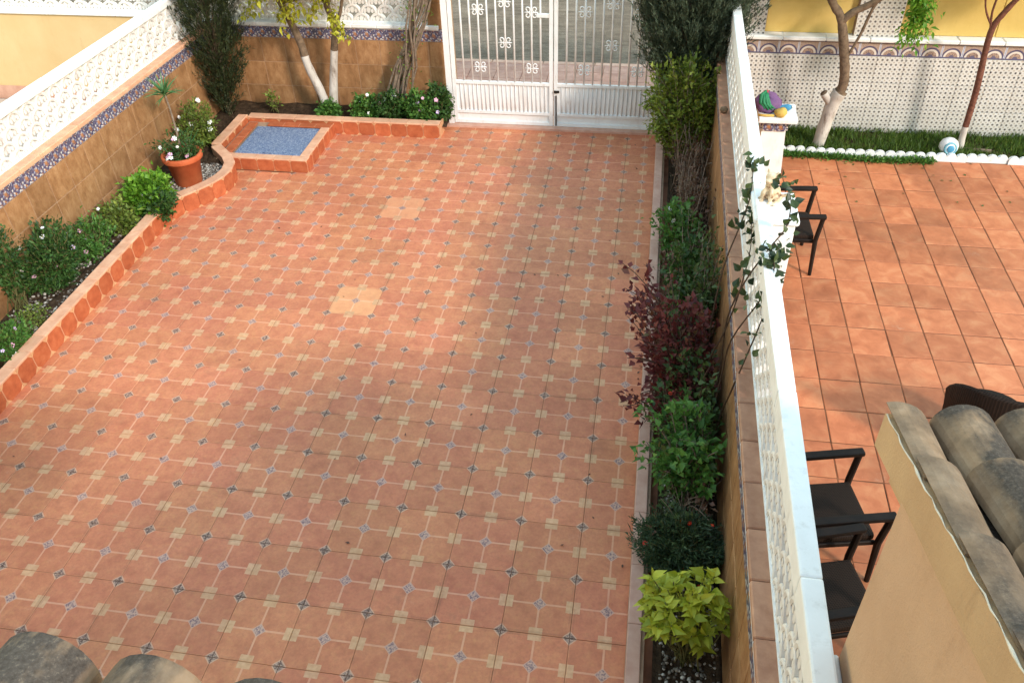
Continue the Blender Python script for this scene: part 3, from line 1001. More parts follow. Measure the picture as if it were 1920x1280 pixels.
# wall lantern: only the tip of its pointed roof shows
la = thing('wall_lantern', 'pointed dark metal lantern roof on the beige porch wall at the bottom edge', 'lantern', (2.645, -1.80, 2.25))
ap, hh = .28, .085
MB().add([(-hh, -hh, .06), (hh, -hh, .06), (hh, hh, .06), (-hh, hh, .06), (0, 0, ap)], [(0, 1, 4), (1, 2, 4), (2, 3, 4), (3, 0, 4), (3, 2, 1, 0)]).obj('roof', MT['bronze'], la)
MB().box(-.055, .055, -.055, .055, -.14, .058).obj('glass_body', MT['black'], la)
MB().box(.02, .112, -.012, .012, -.16, -.138).obj('bracket', MT['bronze'], la)

# unseen houses behind the camera, pale to bounce light: low front storey with a roof terrace, upper storey set back to light the patio
ho = thing('house', 'unseen rendered terraced house behind the viewpoint, upper storey set back to light the patio', 'house', (0, 0, 0))
MB().box(-14, 2.6, -12, -3.85, -.05, 3.3).obj('lower_wall', MT['house'], ho)
MB().box(2.6, 16, -12, -3.95, -.05, 3.3).obj('lower_wall', MT['beige'], ho)
MB().box(-14, 16, -12, -7.2, 3.302, 6.2).obj('upper_wall', MT['house'], ho)
MB().add([(-14.3, -6.8, 6.22), (16.3, -6.8, 6.22), (16.3, -9.6, 7.2), (-14.3, -9.6, 7.2), (16.3, -12.4, 6.22), (-14.3, -12.4, 6.22),
          (-14.3, -6.8, 6.34), (16.3, -6.8, 6.34), (16.3, -9.6, 7.34), (-14.3, -9.6, 7.34), (16.3, -12.4, 6.34), (-14.3, -12.4, 6.34)],
         [(0, 3, 2, 1), (3, 5, 4, 2), (6, 7, 8, 9), (9, 8, 10, 11), (0, 1, 7, 6), (5, 11, 10, 4), (1, 2, 8, 7), (2, 4, 10, 8), (0, 6, 9, 3), (3, 9, 11, 5)]).obj('roof', MT['clay'], ho)

# ------------------------------------------------------------------ chairs
def make_chair():
    """stackable rattan armchair, faces local +X, origin on the floor below the seat"""
    t = link('armchair', None)
    sm = bev('seat', .47, .46, .055, .018, MT['rattan'], 2)
    link('seat', sm, t, (0, 0, .405))
    # curved backrest panel
    mb = MB(); nb = 9
    vs, fs = [], []
    for k in range(nb):
        a = (k / (nb - 1) - .5)
        y_ = a * .5; bow = -.06 * (1 - (2 * a) ** 2)
        for z_, back in ((.42, 0), (.62, -.035), (.80, -.08), (.845 - .03 * (2 * a) ** 2, -.09)):
            for th in (0, -.03):
                vs.append((-.215 + bow + back + th, y_, z_))
    for k in range(nb - 1):
        a, b = k * 8, (k + 1) * 8
        for q in range(3):
            i0 = q * 2
            fs += [(a + i0, b + i0, b + i0 + 2, a + i0 + 2), (a + i0 + 1, a + i0 + 3, b + i0 + 3, b + i0 + 1)]
        fs += [(a + 6, b + 6, b + 7, a + 7), (a, a + 1, b + 1, b)]
    for a, fl in ((0, 0), ((nb - 1) * 8, 1)):
        for q in range(3):
            i0 = a + q * 2; f_ = (i0, i0 + 2, i0 + 3, i0 + 1)
            fs.append(f_ if not fl else f_[::-1])
    mb.add(vs, fs); mb.obj('backrest', MT['rattan'], t)
    for s_ in (-1, 1):
        MB().tube([(.27, s_ * .275, .655), (.245, s_ * .265, .40), (.262, s_ * .275, 0)], [.023, .024, .018], 8).obj('leg', MT['darkmetal'], t)
        MB().tube([(-.29, s_ * .25, .80), (-.235, s_ * .25, .42), (-.28, s_ * .26, 0)], [.021, .024, .018], 8).obj('leg', MT['darkmetal'], t)
        b = bev('armrest', .57, .062, .036, .014, MT['darkmetal'], 2)
        link('armrest', b, t, (.012, s_ * .275, .662), (0, R(-1.5), 0))
        link('side_rail', bev('side_rail', .47, .02, .04, .005, MT['darkmetal']), t, (0, s_ * .242, .375))
    return t
def copy_tree(o):
    c = o.copy(); C.objects.link(c)
    for ch in list(o.children):
        d = ch.copy(); C.objects.link(d); d.parent = c
    return c
ch0 = make_chair()
spots = [((3.26, 4.38, 0), R(2), 'dark rattan armchair behind the white pillar with the figurine'),
         ((3.20, .70, 0), R(12), 'dark rattan armchair with two arms in full view below the white rail'),
         ((3.13, .03, 0), R(16), 'shaded dark rattan armchair squeezed between the rail and the beige porch'),
         ]
for i, (l, a, lab) in enumerate(spots):
    o = ch0 if i == 0 else copy_tree(ch0)
    o.location = l; o.rotation_euler = (0, 0, a)
    tag(o, lab, 'chair', 'rattan armchairs on the terrace')

def tub_chair():
    t = thing('tub_chair', 'dark woven tub chair seen only by its curved back above the roof tiles', 'chair', (4.52, 1.80, 0), R(92), 'rattan armchairs on the terrace')
    mb = MB(); n_ = 18; vs, fs = [], []
    for k in range(n_ + 1):
        a = math.pi * (.5 + 1.0 * k / n_); c_, s_ = math.cos(a), math.sin(a); q = abs(k / n_ - .5) * 2
        for r_, z_ in ((.33, .18), (.36, .5), (.385, .85 - .2 * q ** 4), (.37, .88 - .2 * q ** 4), (.345, .85 - .2 * q ** 4), (.30, .42)):
            vs.append((c_ * r_ * 1.0, s_ * r_ * 1.02, z_))
    for k in range(n_):
        for j in range(5):
            b = k * 6 + j; fs.append((b, b + 6, b + 7, b + 1))
    mb.add(vs, fs); mb.obj('backrest', MT['rattan'], t, smooth=True)
    MB().lathe([(.001, .2), (.29, .2), (.31, .24), (.31, .39), (.28, .42), (.001, .43)], 24).obj('seat', MT['rattan'], t, smooth=False)
    for a in (.8, 2.3, 3.9, 5.5): MB().tube([(.25 * math.cos(a), .25 * math.sin(a), .22), (.28 * math.cos(a), .28 * math.sin(a), 0)], [.018, .014], 7).obj('leg', MT['darkmetal'], t)
tub_chair()

# ------------------------------------------------------------------ vegetation tools
def norm(a): return a / np.maximum(np.linalg.norm(a, axis=-1, keepdims=True), 1e-9)
def leaf_arrays(Pb, D, N, L_, W_, fold=.25, droop=.15):
    """each leaf: four triangles, folded along the midrib"""
    S = norm(np.cross(D, N)); Nn = norm(np.cross(S, D))
    L_ = L_[:, None]; W_ = W_[:, None]
    v0 = Pb
    vm = Pb + D * L_ * .5
    vt = Pb + D * L_ - Nn * L_ * droop
    vl = Pb + D * L_ * .42 + S * W_ * .5 + Nn * W_ * fold
    vr = Pb + D * L_ * .42 - S * W_ * .5 + Nn * W_ * fold
    V = np.stack([v0, vl, vt, vr, vm], 1).reshape(-1, 3)
    n_ = len(Pb); b = (np.arange(n_) * 5)[:, None]
    F = np.concatenate([b + np.array(x) for x in ((0, 4, 1), (1, 4, 2), (0, 3, 4), (3, 2, 4))], 0)
    return V, F
def np_mesh(name, V, F, mat):
    me = bpy.data.meshes.new(name)
    me.vertices.add(len(V)); me.vertices.foreach_set('co', V.astype(np.float32).ravel())
    me.loops.add(F.size); me.loops.foreach_set('vertex_index', F.astype(np.int32).ravel())
    k = F.shape[1]
    me.polygons.add(len(F))
    me.polygons.foreach_set('loop_start', np.arange(len(F), dtype=np.int32) * k)
    me.polygons.foreach_set('loop_total', np.full(len(F), k, dtype=np.int32))
    me.materials.append(mat); me.update(calc_edges=True)
    return me
def bez(a, b, c, n):
    t = np.linspace(0, 1, n)[:, None]
    return (1 - t) ** 2 * a + 2 * t * (1 - t) * b + t * t * c
def grow(base, cen, rad, nb, lift=.5, spread=.05, hollow=.55, rng=RNG, npts=8, wig=.02):
    """branches from the base to targets in an ellipsoid"""
    out = []
    base, cen, rad = map(lambda q: np.array(q, float), (base, cen, rad))
    for _ in range(nb):
        d = norm(rng.normal(size=3)); r = hollow + (1 - hollow) * rng.random() ** .5
        tg = cen + d * rad * r
        a = base + np.array([rng.normal() * spread, rng.normal() * spread, 0])
        mid = (a + tg) / 2 + np.array([0, 0, lift * abs(tg[2] - a[2]) * .5]) + rng.normal(size=3) * wig * 2
        q = bez(a, mid, tg, npts); q[1:-1] += rng.normal(size=(npts - 2, 3)) * wig * .5
        out.append(q)
    return out
def leaves_on(branches, per, L0, W0, t0=.4, jit=.03, upb=.5, tang=.4, rng=RNG, lv=.3, outb=.4, cen=None):
    Pb, D = [], []
    for q in branches:
        n_ = len(q)
        t = (t0 + (1 - t0) * rng.random(per) ** .8) * (n_ - 1)
        i = np.minimum(t.astype(int), n_ - 2); f = (t - i)[:, None]
        p = q[i] * (1 - f) + q[i + 1] * f + rng.normal(size=(per, 3)) * jit
        tg = norm(q[i + 1] - q[i])
        d = tg * tang + norm(rng.normal(size=(per, 3))) * .8 + np.array([0, 0, upb])
        if cen is not None: d = d + norm(p - np.array(cen)) * outb
        Pb.append(p); D.append(norm(d))
    Pb = np.concatenate(Pb); D = np.concatenate(D)
    n_ = len(Pb)
    N = norm(norm(rng.normal(size=(n_, 3))) * .6 + np.array([0, 0, 1.0]))
    L_ = L0 * (1 + lv * rng.normal(size=n_)).clip(.4, 1.8); W_ = W0 * (1 + lv * rng.normal(size=n_)).clip(.4, 1.8)
    return Pb, D, N, L_, W_
def stems_obj(name, branches, r0, r1, mat, parent, n=5):
    mb = MB()
    for q in branches:
        k = len(q)
        mb.tube([tuple(p) for p in q], [r0 + (r1 - r0) * i / (k - 1) for i in range(k)], n)
    return mb.obj(name, mat, parent, smooth=True)
def flower_mesh(name, size, mat, n=5):
    mb = MB()
    for k in range(n):
        a = 2 * math.pi * k / n; w_ = math.pi / n * .95
        c, s_ = math.cos(a), math.sin(a)
        def pt(r, da, z): return (r * math.cos(a + da), r * math.sin(a + da), z)
        mb.add([(0, 0, 0), pt(size * .6, -w_, size * .18), pt(size, -w_ * .5, size * .12), pt(size, w_ * .5, size * .12), pt(size * .6, w_, size * .18)], [(0, 1, 2, 3, 4)], 0)
    mb.add([(size * .2 * math.cos(q), size * .2 * math.sin(q), size * .12) for q in np.linspace(0, 2 * math.pi, 7)[:-1]], [(0, 1, 2, 3, 4, 5)], 1)
    return mb.mesh(name, [mat, MT['eye']])
FL = {k: flower_mesh('flower', s_, MT[m_], n_) for k, s_, m_, n_ in
      (('w', .026, 'petal_white', 6), ('p', .026, 'petal_pink', 5), ('l', .024, 'petal_lilac', 5), ('r', .026, 'petal_red', 8))}
def flowers(parent, kinds, n, Pb, cen, off=.02, rng=RNG, sc_=1.0, toward=(0.5, -1.6, 1.6)):
    """set flowers on the outermost leaves that face the viewer"""
    cen = np.array(cen); d = (Pb - cen) @ norm(np.array(toward, float))
    idx = np.argsort(-d)[:max(int(len(d) * .3), 40)]
    pick = rng.choice(idx, size=min(n, len(idx)), replace=False)
    for i in pick:
        p = Pb[i] + norm(Pb[i] - cen) * off + np.array([0, 0, .01])
        s_ = sc_ * rng.uniform(.7, 1.15)
        v = Vector(tuple(norm(np.array(toward, float)) + rng.normal(size=3) * .45))
        e = v.to_track_quat('Z', 'Y').to_euler()
        link('flower', FL[kinds[rng.integers(len(kinds))]], parent, tuple(p), e, (s_, s_, s_))
def shrub(name, label, cat, base, cen, rad, nb, per, L0, W0, leaf, stem='stem', r0=.006, fl=None, lift=.4, t0=.4, jit=.03, upb=.4, tang=.4,
          hollow=.5, group=None, extra=None, spread=.05, fold=.25, droop=.15, fls=1.0, wig=.02):
    t = thing(name, label, cat, base, 0, group)
    b0 = np.array(base, float)
    br = grow((0, 0, 0), np.array(cen) - b0, rad, nb, lift, spread, hollow, wig=wig)
    if extra:
        for q in extra: br.append(np.array(q, float) - b0)
    Pb, D, N, L_, W_ = leaves_on(br, per, L0, W0, t0, jit, upb, tang, cen=np.array(cen) - b0)
    V, F = leaf_arrays(Pb, D, N, L_, W_, fold, droop)
    f = link('foliage', np_mesh('foliage', V, F, MT[leaf]), t); f['kind'] = 'stuff'
    stems_obj('stems', br, r0, r0 * .35, MT[stem], t)
    if fl: flowers(t, fl[0], fl[1], Pb, np.array(cen) - b0, sc_=fls)
    return t

# ------------------------------------------------------------------ left bed plants
shrub('leafy_plant', 'bright green rounded plant spilling over the kerb before the flowerpot', 'plant', (-3.66, 4.42, .1), (-3.64, 4.38, .36), (.26, .28, .24), 76, 36, .055, .042, 'bright', fl=('w', 3), upb=.5)
shrub('leafy_plant', 'dark green clump hanging over the kerb corner beside the bright plant', 'plant', (-3.55, 4.30, .1), (-3.44, 4.24, .3), (.14, .16, .14), 36, 30, .045, .036, 'dgreen')
shrub('leafy_plant', 'small yellow green plant with pale flowers left of the bright one', 'plant', (-3.80, 3.98, .1), (-3.80, 3.92, .3), (.2, .22, .16), 40, 26, .05, .03, 'olive', fl=('wp', 4))
shrub('flowering_plant', 'low pink flowered plant in the middle of the left bed', 'plant', (-3.86, 3.5, .1), (-3.86, 3.5, .32), (.22, .32, .2), 70, 28, .042, .024, 'green', fl=('pl', 6))
shrub('flowering_plant', 'large dark green sprawling plant with pink blooms against the left wall', 'plant', (-3.95, 2.95, .1), (-3.95, 2.95, .42), (.27, .46, .34), 130, 34, .045, .024, 'dgreen', fl=('pw', 6), lift=.6)
shrub('climbing_plant', 'upright green climber against the left wall at the picture edge', 'plant', (-4.1, 2.5, .1), (-4.06, 2.58, .66), (.1, .16, .38), 40, 30, .045, .026, 'dgreen')
shrub('flowering_plant', 'green plant with pink and white flowers at the near end of the left bed', 'plant', (-3.75, 1.85, .1), (-3.74, 1.86, .26), (.2, .28, .16), 60, 30, .042, .024, 'green', fl=('pwl', 8))
shrub('small_plant', 'grey green tuft on the gravel of the left bed', 'plant', (-3.78, 2.3, .1), (-3.78, 2.3, .19), (.13, .14, .08), 26, 18, .03, .014, 'olive')
shrub('flowering_bush', 'olive bush with white and pink flowers behind the flowerpot', 'bush', (-3.80, 6.05, .1), (-3.78, 5.95, .45), (.24, .28, .28), 60, 34, .045, .026, 'olive', fl=('wwwp', 9), fls=1.2)
shrub('small_plant', 'tiny yellow green sprig in the soil behind the blue hatch', 'plant', (-3.25, 7.12, .1), (-3.25, 7.1, .32), (.06, .05, .08), 8, 12, .05, .03, 'olive')

# flowerpot with its plants
pt = thing('flowerpot', 'terracotta flowerpot standing on gravel in the rounded bed', 'pot', (-3.535, 5.06, .1))
MB().lathe([(0, 0), (.135, 0), (.15, .02), (.195, .33), (.225, .335), (.232, .345), (.232, .395), (.225, .405), (.205, .405), (.198, .395), (.19, .34), (0, .34)], 32).obj('body', MT['potclay'], pt, smooth=False)
MB().lathe([(0, .345), (.12, .352), (.192, .342)], 20).obj('potting_soil', MT['soil'], pt)
for p_ in pt.children[0].data.polygons: p_.use_smooth = True
yc = thing('yucca', 'thin stemmed yucca with a spiky green tuft growing from the flowerpot', 'plant', (-3.56, 5.1, .44))
sq = bez(np.array([0, 0, 0]), np.array([.03, .02, .42]), np.array([-.05, .10, .72]), 9)
stems_obj('stem', [sq], .014, .011, MT['twig'], yc, 7)
ylm = None
def blade_mesh(name, L_, W_, mat, droop=.25, n=5):
    mb = MB(); vs, fs = [], []
    for k in range(n + 1):
        t = k / n; wd_ = W_ * (math.sin(math.pi * min(1, .25 + .75 * t)) if t < 1 else 0) * .5
        z = L_ * t; y_ = -droop * L_ * t * t
        vs += [(-wd_, y_ + wd_ * .4, z), (0, y_, z), (wd_, y_ + wd_ * .4, z)]
    for k in range(n):
        a = k * 3
        fs += [(a, a + 1, a + 4, a + 3), (a + 1, a + 2, a + 5, a + 4)]
    return mb.add(vs, fs).mesh(name, mat)
yb = blade_mesh('leaf', .27, .022, MT['yucca'])
for k in range(46):
    a = k * 2.39996; el = random.uniform(.15, 1.5)
    e = Matrix.Rotation(a, 4, 'Z') @ Matrix.Rotation(el, 4, 'X')
    s_ = random.uniform(.65, 1.1)
    link('leaf', yb, yc, tuple(sq[-1] + np.array([0, 0, random.uniform(-.04, .02)])), e.to_euler(), (s_, s_, s_))
shrub('pot_flowers', 'white flowered daisies growing round the yucca in the flowerpot', 'plant', (-3.54, 5.06, .44), (-3.54, 5.06, .58), (.3, .26, .16), 36, 20, .05, .02, 'dgreen', fl=('wwwwp', 9), fls=1.0)
gb = blade_mesh('leaf', .34, .02, MT['yucca'], .35)
gl = thing('strap_leaf_plant', 'upright strap leaves beside the stem in the flowerpot', 'plant', (-3.46, 5.08, .44))
for k in range(22):
    e = Matrix.Rotation(random.uniform(0, 6.3), 4, 'Z') @ Matrix.Rotation(random.uniform(.05, .55), 4, 'X')
    s_ = random.uniform(.6, 1.1)
    link('leaf', gb, gl, (random.gauss(0, .025), random.gauss(0, .025), 0), e.to_euler(), (s_, s_, s_))

# back bed
def bed_row():
    data = [(-1.9, 6.98, .28, (.2, .1, .16), 'green', 'w', 3, 'green plant with white flowers at the foot of the lemon tree'),
            (-1.55, 6.98, .32, (.24, .12, .2), 'dgreen', 'pw', 6, 'dark green flowering plant at the foot of the twisted vine'),
            (-1.15, 6.97, .34, (.24, .13, .22), 'green', 'pwl', 8, 'pink flowered geranium in the back bed near the gate'),
            (-.92, 7.05, .38, (.18, .14, .24), 'dgreen', 'pp', 3, 'dark leafy geranium pressed against the gate pier'),
            (-2.42, 6.98, .2, (.14, .08, .1), 'green', 'w', 0, 'low green leaves between the two whitewashed trunks')]
    for x, y, z, r, lm, fk, fn, lab in data:
        shrub('flowering_plant', lab, 'plant', (x, y + .04, .1), (x, y, z), r, 46, 34, .048, .036, lm, fl=(fk, fn) if fn else None)
bed_row()

def needle_bush(name, label, cat, base, cen, rad, nb, per, L0, W0, leaf, trunk_r, spray=.35, upb=.8, hollow=.45, taper=0, bark='bark'):
    """conifer: trunk, limbs and feathery sprays of fine needles"""
    t = thing(name, label, cat, base)
    b0 = np.array(base, float); c0 = np.array(cen) - b0; rad = np.array(rad, float)
    top = c0 + np.array([0, 0, rad[2] * .9])
    tr = bez(np.zeros(3), np.array([.02, .0, c0[2] * .6]), top, 10)
    br = []
    for _ in range(nb):
        d = norm(RNG.normal(size=3)); rr = hollow + (1 - hollow) * RNG.random() ** .5
        tg = c0 + d * rad * rr
        if taper: 
            f = np.clip(1 - taper * max(0, (tg[2] - c0[2]) / rad[2]), .2, 1); tg[:2] = c0[:2] + (tg[:2] - c0[:2]) * f
        out = norm(np.array([d[0], d[1], 0.001])) * .5 + np.array([0, 0, upb]) 
        q = bez(tg - norm(out) * spray * .6 - np.array([d[0], d[1], 0]) * .06, tg, tg + (out + RNG.normal(size=3) * .3) * spray * .5, 6)
        br.append(q)
    Pb, D, N, L_, W_ = leaves_on(br, per, L0, W0, .0, .014, upb * .5, 1.2, cen=c0, outb=.2)
    V, F = leaf_arrays(Pb, D, N, L_, W_, .2, .05)
    f = link('crown', np_mesh('crown', V, F, MT[leaf]), t); f['kind'] = 'stuff'
    limbs = []
    for q in br[::6]:
        i = int(np.clip((q[0][2] - .2) / max(top[2], .3) * 9, 1, 8)); limbs.append(bez(tr[i], (tr[i] + q[0]) / 2 + np.array([0, 0, .05]), q[0], 5))
    stems_obj('trunk', [tr], trunk_r, trunk_r * .3, MT[bark], t, 8)
    stems_obj('limbs', limbs, .009, .004, MT[bark], t, 4)
    return t
needle_bush('conifer', 'dark feathery conifer in the corner of the left and back walls', 'tree', (-3.93, 7.12, .08), (-3.84, 6.96, 1.5), (.36, .40, 1.35), 620, 50, .05, .010, 'conifer2', .04, .34, .9)
needle_bush('conifer', 'tall grey green conifer rising beside the gate at the end of the dividing wall', 'tree', (2.33, 6.75, .03), (2.24, 6.72, 1.98), (.68, .50, 1.25), 1400, 60, .058, .012, 'conifer', .05, .4, 1.0, .3)
shrub('light_shrub', 'loose yellow green shrub below the tall conifer by the gate', 'bush', (2.3, 6.25, .04), (2.2, 6.2, .9), (.5, .42, .56), 190, 48, .06, .032, 'ylgreen', 'twig', .008, lift=.5, t0=.35, hollow=.3, spread=.06, wig=.03)

# ------------------------------------------------------------------ right bed plants
bs = thing('bare_shrub', 'tangle of bare grey twigs on the dark soil of the right bed', 'bush', (2.33, 5.2, .04))
br = []
for _ in range(120):
    a = np.array([RNG.normal() * .06, RNG.uniform(-1.1, 1.0), 0]); b = a + np.array([RNG.normal() * .1, RNG.normal() * .3, RNG.uniform(.3, .75)])
    br.append(bez(a, (a + b) / 2 + RNG.normal(size=3) * .07, b, 6))
stems_obj('twigs', br, .008, .003, MT['twig'], bs, 4)['kind'] = 'stuff'
Pb, D, N, L_, W_ = leaves_on(br, 22, .035, .018, .3, .03, .3)
V, F = leaf_arrays(Pb, D, N, L_, W_); link('foliage', np_mesh('foliage', V, F, MT['dryleaf']), bs)['kind'] = 'stuff'
def shoots(base, n_, dx, dy, z0, z1):
    """long loose shoots leaning away from a base point"""
    out = []; base = np.array(base, float)
    for _ in range(n_):
        tg = base + np.array([RNG.uniform(*dx), RNG.uniform(*dy), RNG.uniform(z0, z1)])
        q = bez(base + RNG.normal(size=3) * np.array([.04, .08, 0]), (base + tg) / 2 + np.array([RNG.normal() * .05, RNG.normal() * .08, .18 * (tg[2] - base[2]) + .05]), tg, 9)
        q[1:] += RNG.normal(size=(8, 3)) * .008
        out.append(q)
    return out
shrub('flowering_plant', 'green plant with white flowers leaning over the right kerb', 'plant', (2.24, 4.3, .04), (2.2, 4.25, .38), (.18, .36, .22), 46, 30, .05, .034, 'green', fl=('w', 5), extra=shoots((2.24, 4.3, .04), 9, (-.34, -.05), (-.3, .3), .3, .62), hollow=.3, wig=.03)
shrub('leafy_plant', 'dark green leafy clump in the right bed behind the roses', 'plant', (2.3, 3.35, .04), (2.28, 3.4, .36), (.2, .5, .26), 60, 30, .05, .036, 'dgreen', 'twig', hollow=.25, extra=shoots((2.3, 3.4, .04), 10, (-.2, .2), (-.6, .6), .35, .8), wig=.03)
shrub('straggly_shrub', 'olive brown straggly shrub leaning on the coping behind the red rose', 'bush', (2.42, 2.85, .04), (2.4, 2.8, .7), (.1, .34, .36), 30, 22, .055, .03, 'rosegreen', 'twig', .008, extra=shoots((2.4, 2.85, .04), 10, (-.15, .12), (-.5, .5), .7, 1.25), hollow=.25, wig=.04)
rose_extra = []
for tgt in ((1.70, 2.62, 1.0), (1.74, 2.3, .98), (1.78, 2.1, .92), (1.84, 2.2, .9), (1.86, 1.9, .8), (1.9, 1.7, .75), (1.92, 1.5, .6), (1.80, 2.4, .85), (1.83, 2.0, .95), (1.96, 1.3, .5), (1.88, 2.5, .8), (1.8, 1.6, .85)):
    rose_extra.append(bez(np.array([2.3, 1.9, .05]), np.array([2.15, (1.9 + tgt[1]) / 2, tgt[2] * .95]), np.array(tgt), 9))
shrub('rose_bush', 'red leaved rose bush leaning out over the right kerb', 'bush', (2.31, 1.95, .04), (2.22, 2.0, .6), (.3, .66, .45), 60, 26, .055, .04, 'rosered', 'cane', .008, extra=rose_extra + shoots((2.3, 1.95, .04), 26, (-.52, .2), (-.7, .9), .4, 1.15), t0=.4, hollow=.2, wig=.04, fl=('r', 3), fls=.8)
shrub('rose_bush', 'green leaved rose tangled with the red one along the coping', 'bush', (2.36, 1.65, .04), (2.3, 1.6, .55), (.22, .75, .4), 50, 24, .05, .036, 'rosegreen', 'cane', .008, extra=shoots((2.34, 1.6, .04), 16, (-.4, .12), (-.8, .8), .4, 1.05), t0=.35, hollow=.2, wig=.04)
shrub('leafy_shrub', 'green shrub with drooping stems below the rose bush', 'bush', (2.34, 1.0, .04), (2.27, 1.05, .5), (.22, .36, .36), 44, 26, .055, .036, 'green', 'twig', .009, extra=shoots((2.34, 1.0, .04), 14, (-.45, .1), (-.4, .5), .35, .85), t0=.35, hollow=.2, lift=.7, wig=.04, droop=.3)
shrub('feathery_bush', 'dark feathery bush with a few small red flowers in the right bed', 'bush', (2.27, .42, .04), (2.23, .42, .26), (.34, .26, .24), 260, 60, .04, .009, 'feather', 'stem', .004, fl=('r', 7), t0=.3, jit=.02, fls=.7)
ug = thing('undergrowth', 'low tangled brown and olive undergrowth along the right bed between the shrubs', 'undergrowth', (2.32, 2.2, .04))
ub = []
for _ in range(120):
    a = np.array([RNG.uniform(-.16, .14), RNG.uniform(-1.7, 2.0), 0.0]); b = a + np.array([RNG.uniform(-.22, .12), RNG.normal() * .22, RNG.uniform(.15, .6)])
    ub.append(bez(a, (a + b) / 2 + RNG.normal(size=3) * .05 + np.array([0, 0, .06]), b, 6))
stems_obj('stems', ub, .005, .002, MT['twig'], ug, 4)['kind'] = 'stuff'
for nm_, sl_, mt_ in (('foliage', ub[::2], 'rosegreen'), ('dry_foliage', ub[1::2], 'dryleaf')):
    Pb, D, N, L_, W_ = leaves_on(sl_, 16, .045, .026, .25, .03, .2, lv=.4)
    V, F = leaf_arrays(Pb, D, N, L_, W_); link(nm_, np_mesh(nm_, V, F, MT[mt_]), ug)['kind'] = 'stuff'
dr = thing('dry_stems', 'brown dry stems lying between the rose and the feathery bush', 'stems', (2.33, .75, .04))
stems_obj('stems', [bez(np.zeros(3), np.array([RNG.normal() * .1, RNG.normal() * .1, .2]), np.array([RNG.normal() * .12, RNG.normal() * .25, RNG.uniform(.1, .4)]), 6) for _ in range(16)], .007, .003, MT['twig'], dr, 4)

def leaf_shape(name, L_, W_, mat, fold=.18, droop=.2):
    mb = MB(); n_ = 5; vs, fs = [], []
    prof = (0, .72, 1, .72, .34, 0)
    for k in range(n_ + 1):
        t = k / n_; h = W_ * .5 * prof[k]; z = -droop * L_ * t * t
        vs += [(-h, L_ * t, z + h * fold * 2), (0, L_ * t, z), (h, L_ * t, z + h * fold * 2)]
    for k in range(n_):
        a = k * 3
        fs += [(a, a + 1, a + 4, a + 3), (a + 1, a + 2, a + 5, a + 4)]
    return mb.add(vs, fs).mesh(name, mat)
def place_leaves(t, me, Pb, D, sizes, up=(0, 0, 1), tilt=.5):
    for p, d, s_ in zip(Pb, D, sizes):
        d = Vector(d); n_ = Vector(up) + Vector(RNG.normal(size=3) * tilt)
        x = d.cross(n_).normalized(); z = x.cross(d).normalized()
        mm = Matrix((x, d, z)).transposed()
        link('leaf', me, t, tuple(p), mm.to_euler(), (s_, s_, s_))
# lime shrub: single leaves
lm = thing('lime_shrub', 'lime yellow broad leaved shrub at the near end of the right bed', 'bush', (2.32, -.3, .04))
b0 = np.array((2.32, -.3, .04)); cen = np.array((2.25, -.22, .46)) - b0
lb = grow((0, 0, 0), cen + np.array([0, .02, .02]), (.28, .25, .25), 66, .5, .03, .45)
stems_obj('stems', lb, .006, .003, MT['stem'], lm)
lf = leaf_shape('leaf', .095, .056, MT['lime'])
Pl, Dl = [], []
for q in lb:
    tip = q[-1]; ax = norm(q[-1] - q[-3])
    nl = RNG.integers(7, 10)
    for k in range(nl):
        a = k / nl * 6.283 + RNG.random()
        o1 = norm(np.cross(ax, np.array([.3, .2, .9]))); o2 = np.cross(ax, o1)
        d = norm((o1 * math.cos(a) + o2 * math.sin(a)) * .9 + ax * .35 + np.array([0, 0, .2]))
        Pl.append(tip - ax * RNG.uniform(0, .07)); Dl.append(d)
Pl, Dl = np.array(Pl), np.array(Dl)
pk = RNG.permutation(len(Pl)); Pl, Dl = Pl[pk], Dl[pk]
if len(Pl) > 298:
    q = len(Pl) - 298
    V, F = leaf_arrays(Pl[298:], Dl[298:], norm(RNG.normal(size=(q, 3)) * .4 + np.array([0, 0, 1.0])), RNG.uniform(.06, .1, q), RNG.uniform(.035, .055, q), .15, .2)
    link('foliage', np_mesh('foliage', V, F, MT['limefill']), lm)['kind'] = 'stuff'
Pl, Dl = Pl[:298], Dl[:298]
place_leaves(lm, lf, Pl, Dl, RNG.uniform(.65, 1.15, len(Pl)), tilt=.4)
# climbing rose on the dividing wall: single leaves
cr = thing('climbing_rose', 'climbing rose with dark leaves arching over the white rail and pillar', 'plant', (2.40, 1.05, .04))
b0 = np.array((2.40, 1.05, .04))
canes = [np.array(q) for q in (
    [(2.40, 1.05, .04), (2.49, 1.3, .6), (2.50, 1.12, 1.0), (2.55, 1.08, 1.35), (2.63, 1.2, 1.62), (2.68, 1.38, 1.78), (2.72, 1.6, 1.88)],
    [(2.42, 1.5, .04), (2.49, 1.7, .7), (2.48, 1.7, 1.2), (2.55, 1.62, 1.6), (2.66, 1.62, 1.86), (2.76, 1.72, 1.98), (2.80, 1.98, 2.04), (2.76, 2.1, 2.08)],
    [(2.42, 2.0, .04), (2.42, 2.1, .8), (2.46, 2.2, 1.3), (2.54, 2.3, 1.6), (2.60, 2.45, 1.76), (2.62, 2.66, 1.84), (2.63, 2.8, 1.9)],
    [(2.42, 1.8, .04), (2.40, 1.75, .7), (2.48, 1.7, 1.1), (2.55, 1.8, 1.4), (2.6, 2.0, 1.62), (2.6, 2.2, 1.74)],
    [(2.40, 1.3, .04), (2.48, 1.5, .8), (2.49, 1.4, 1.25), (2.62, 1.3, 1.7), (2.68, 1.42, 1.85), (2.64, 1.5, 1.9)])]
canes = [np.array(smooth_path([tuple(p) for p in q], 4)) - b0 for q in canes]
stems_obj('canes', canes, .008, .003, MT['cane'], cr)
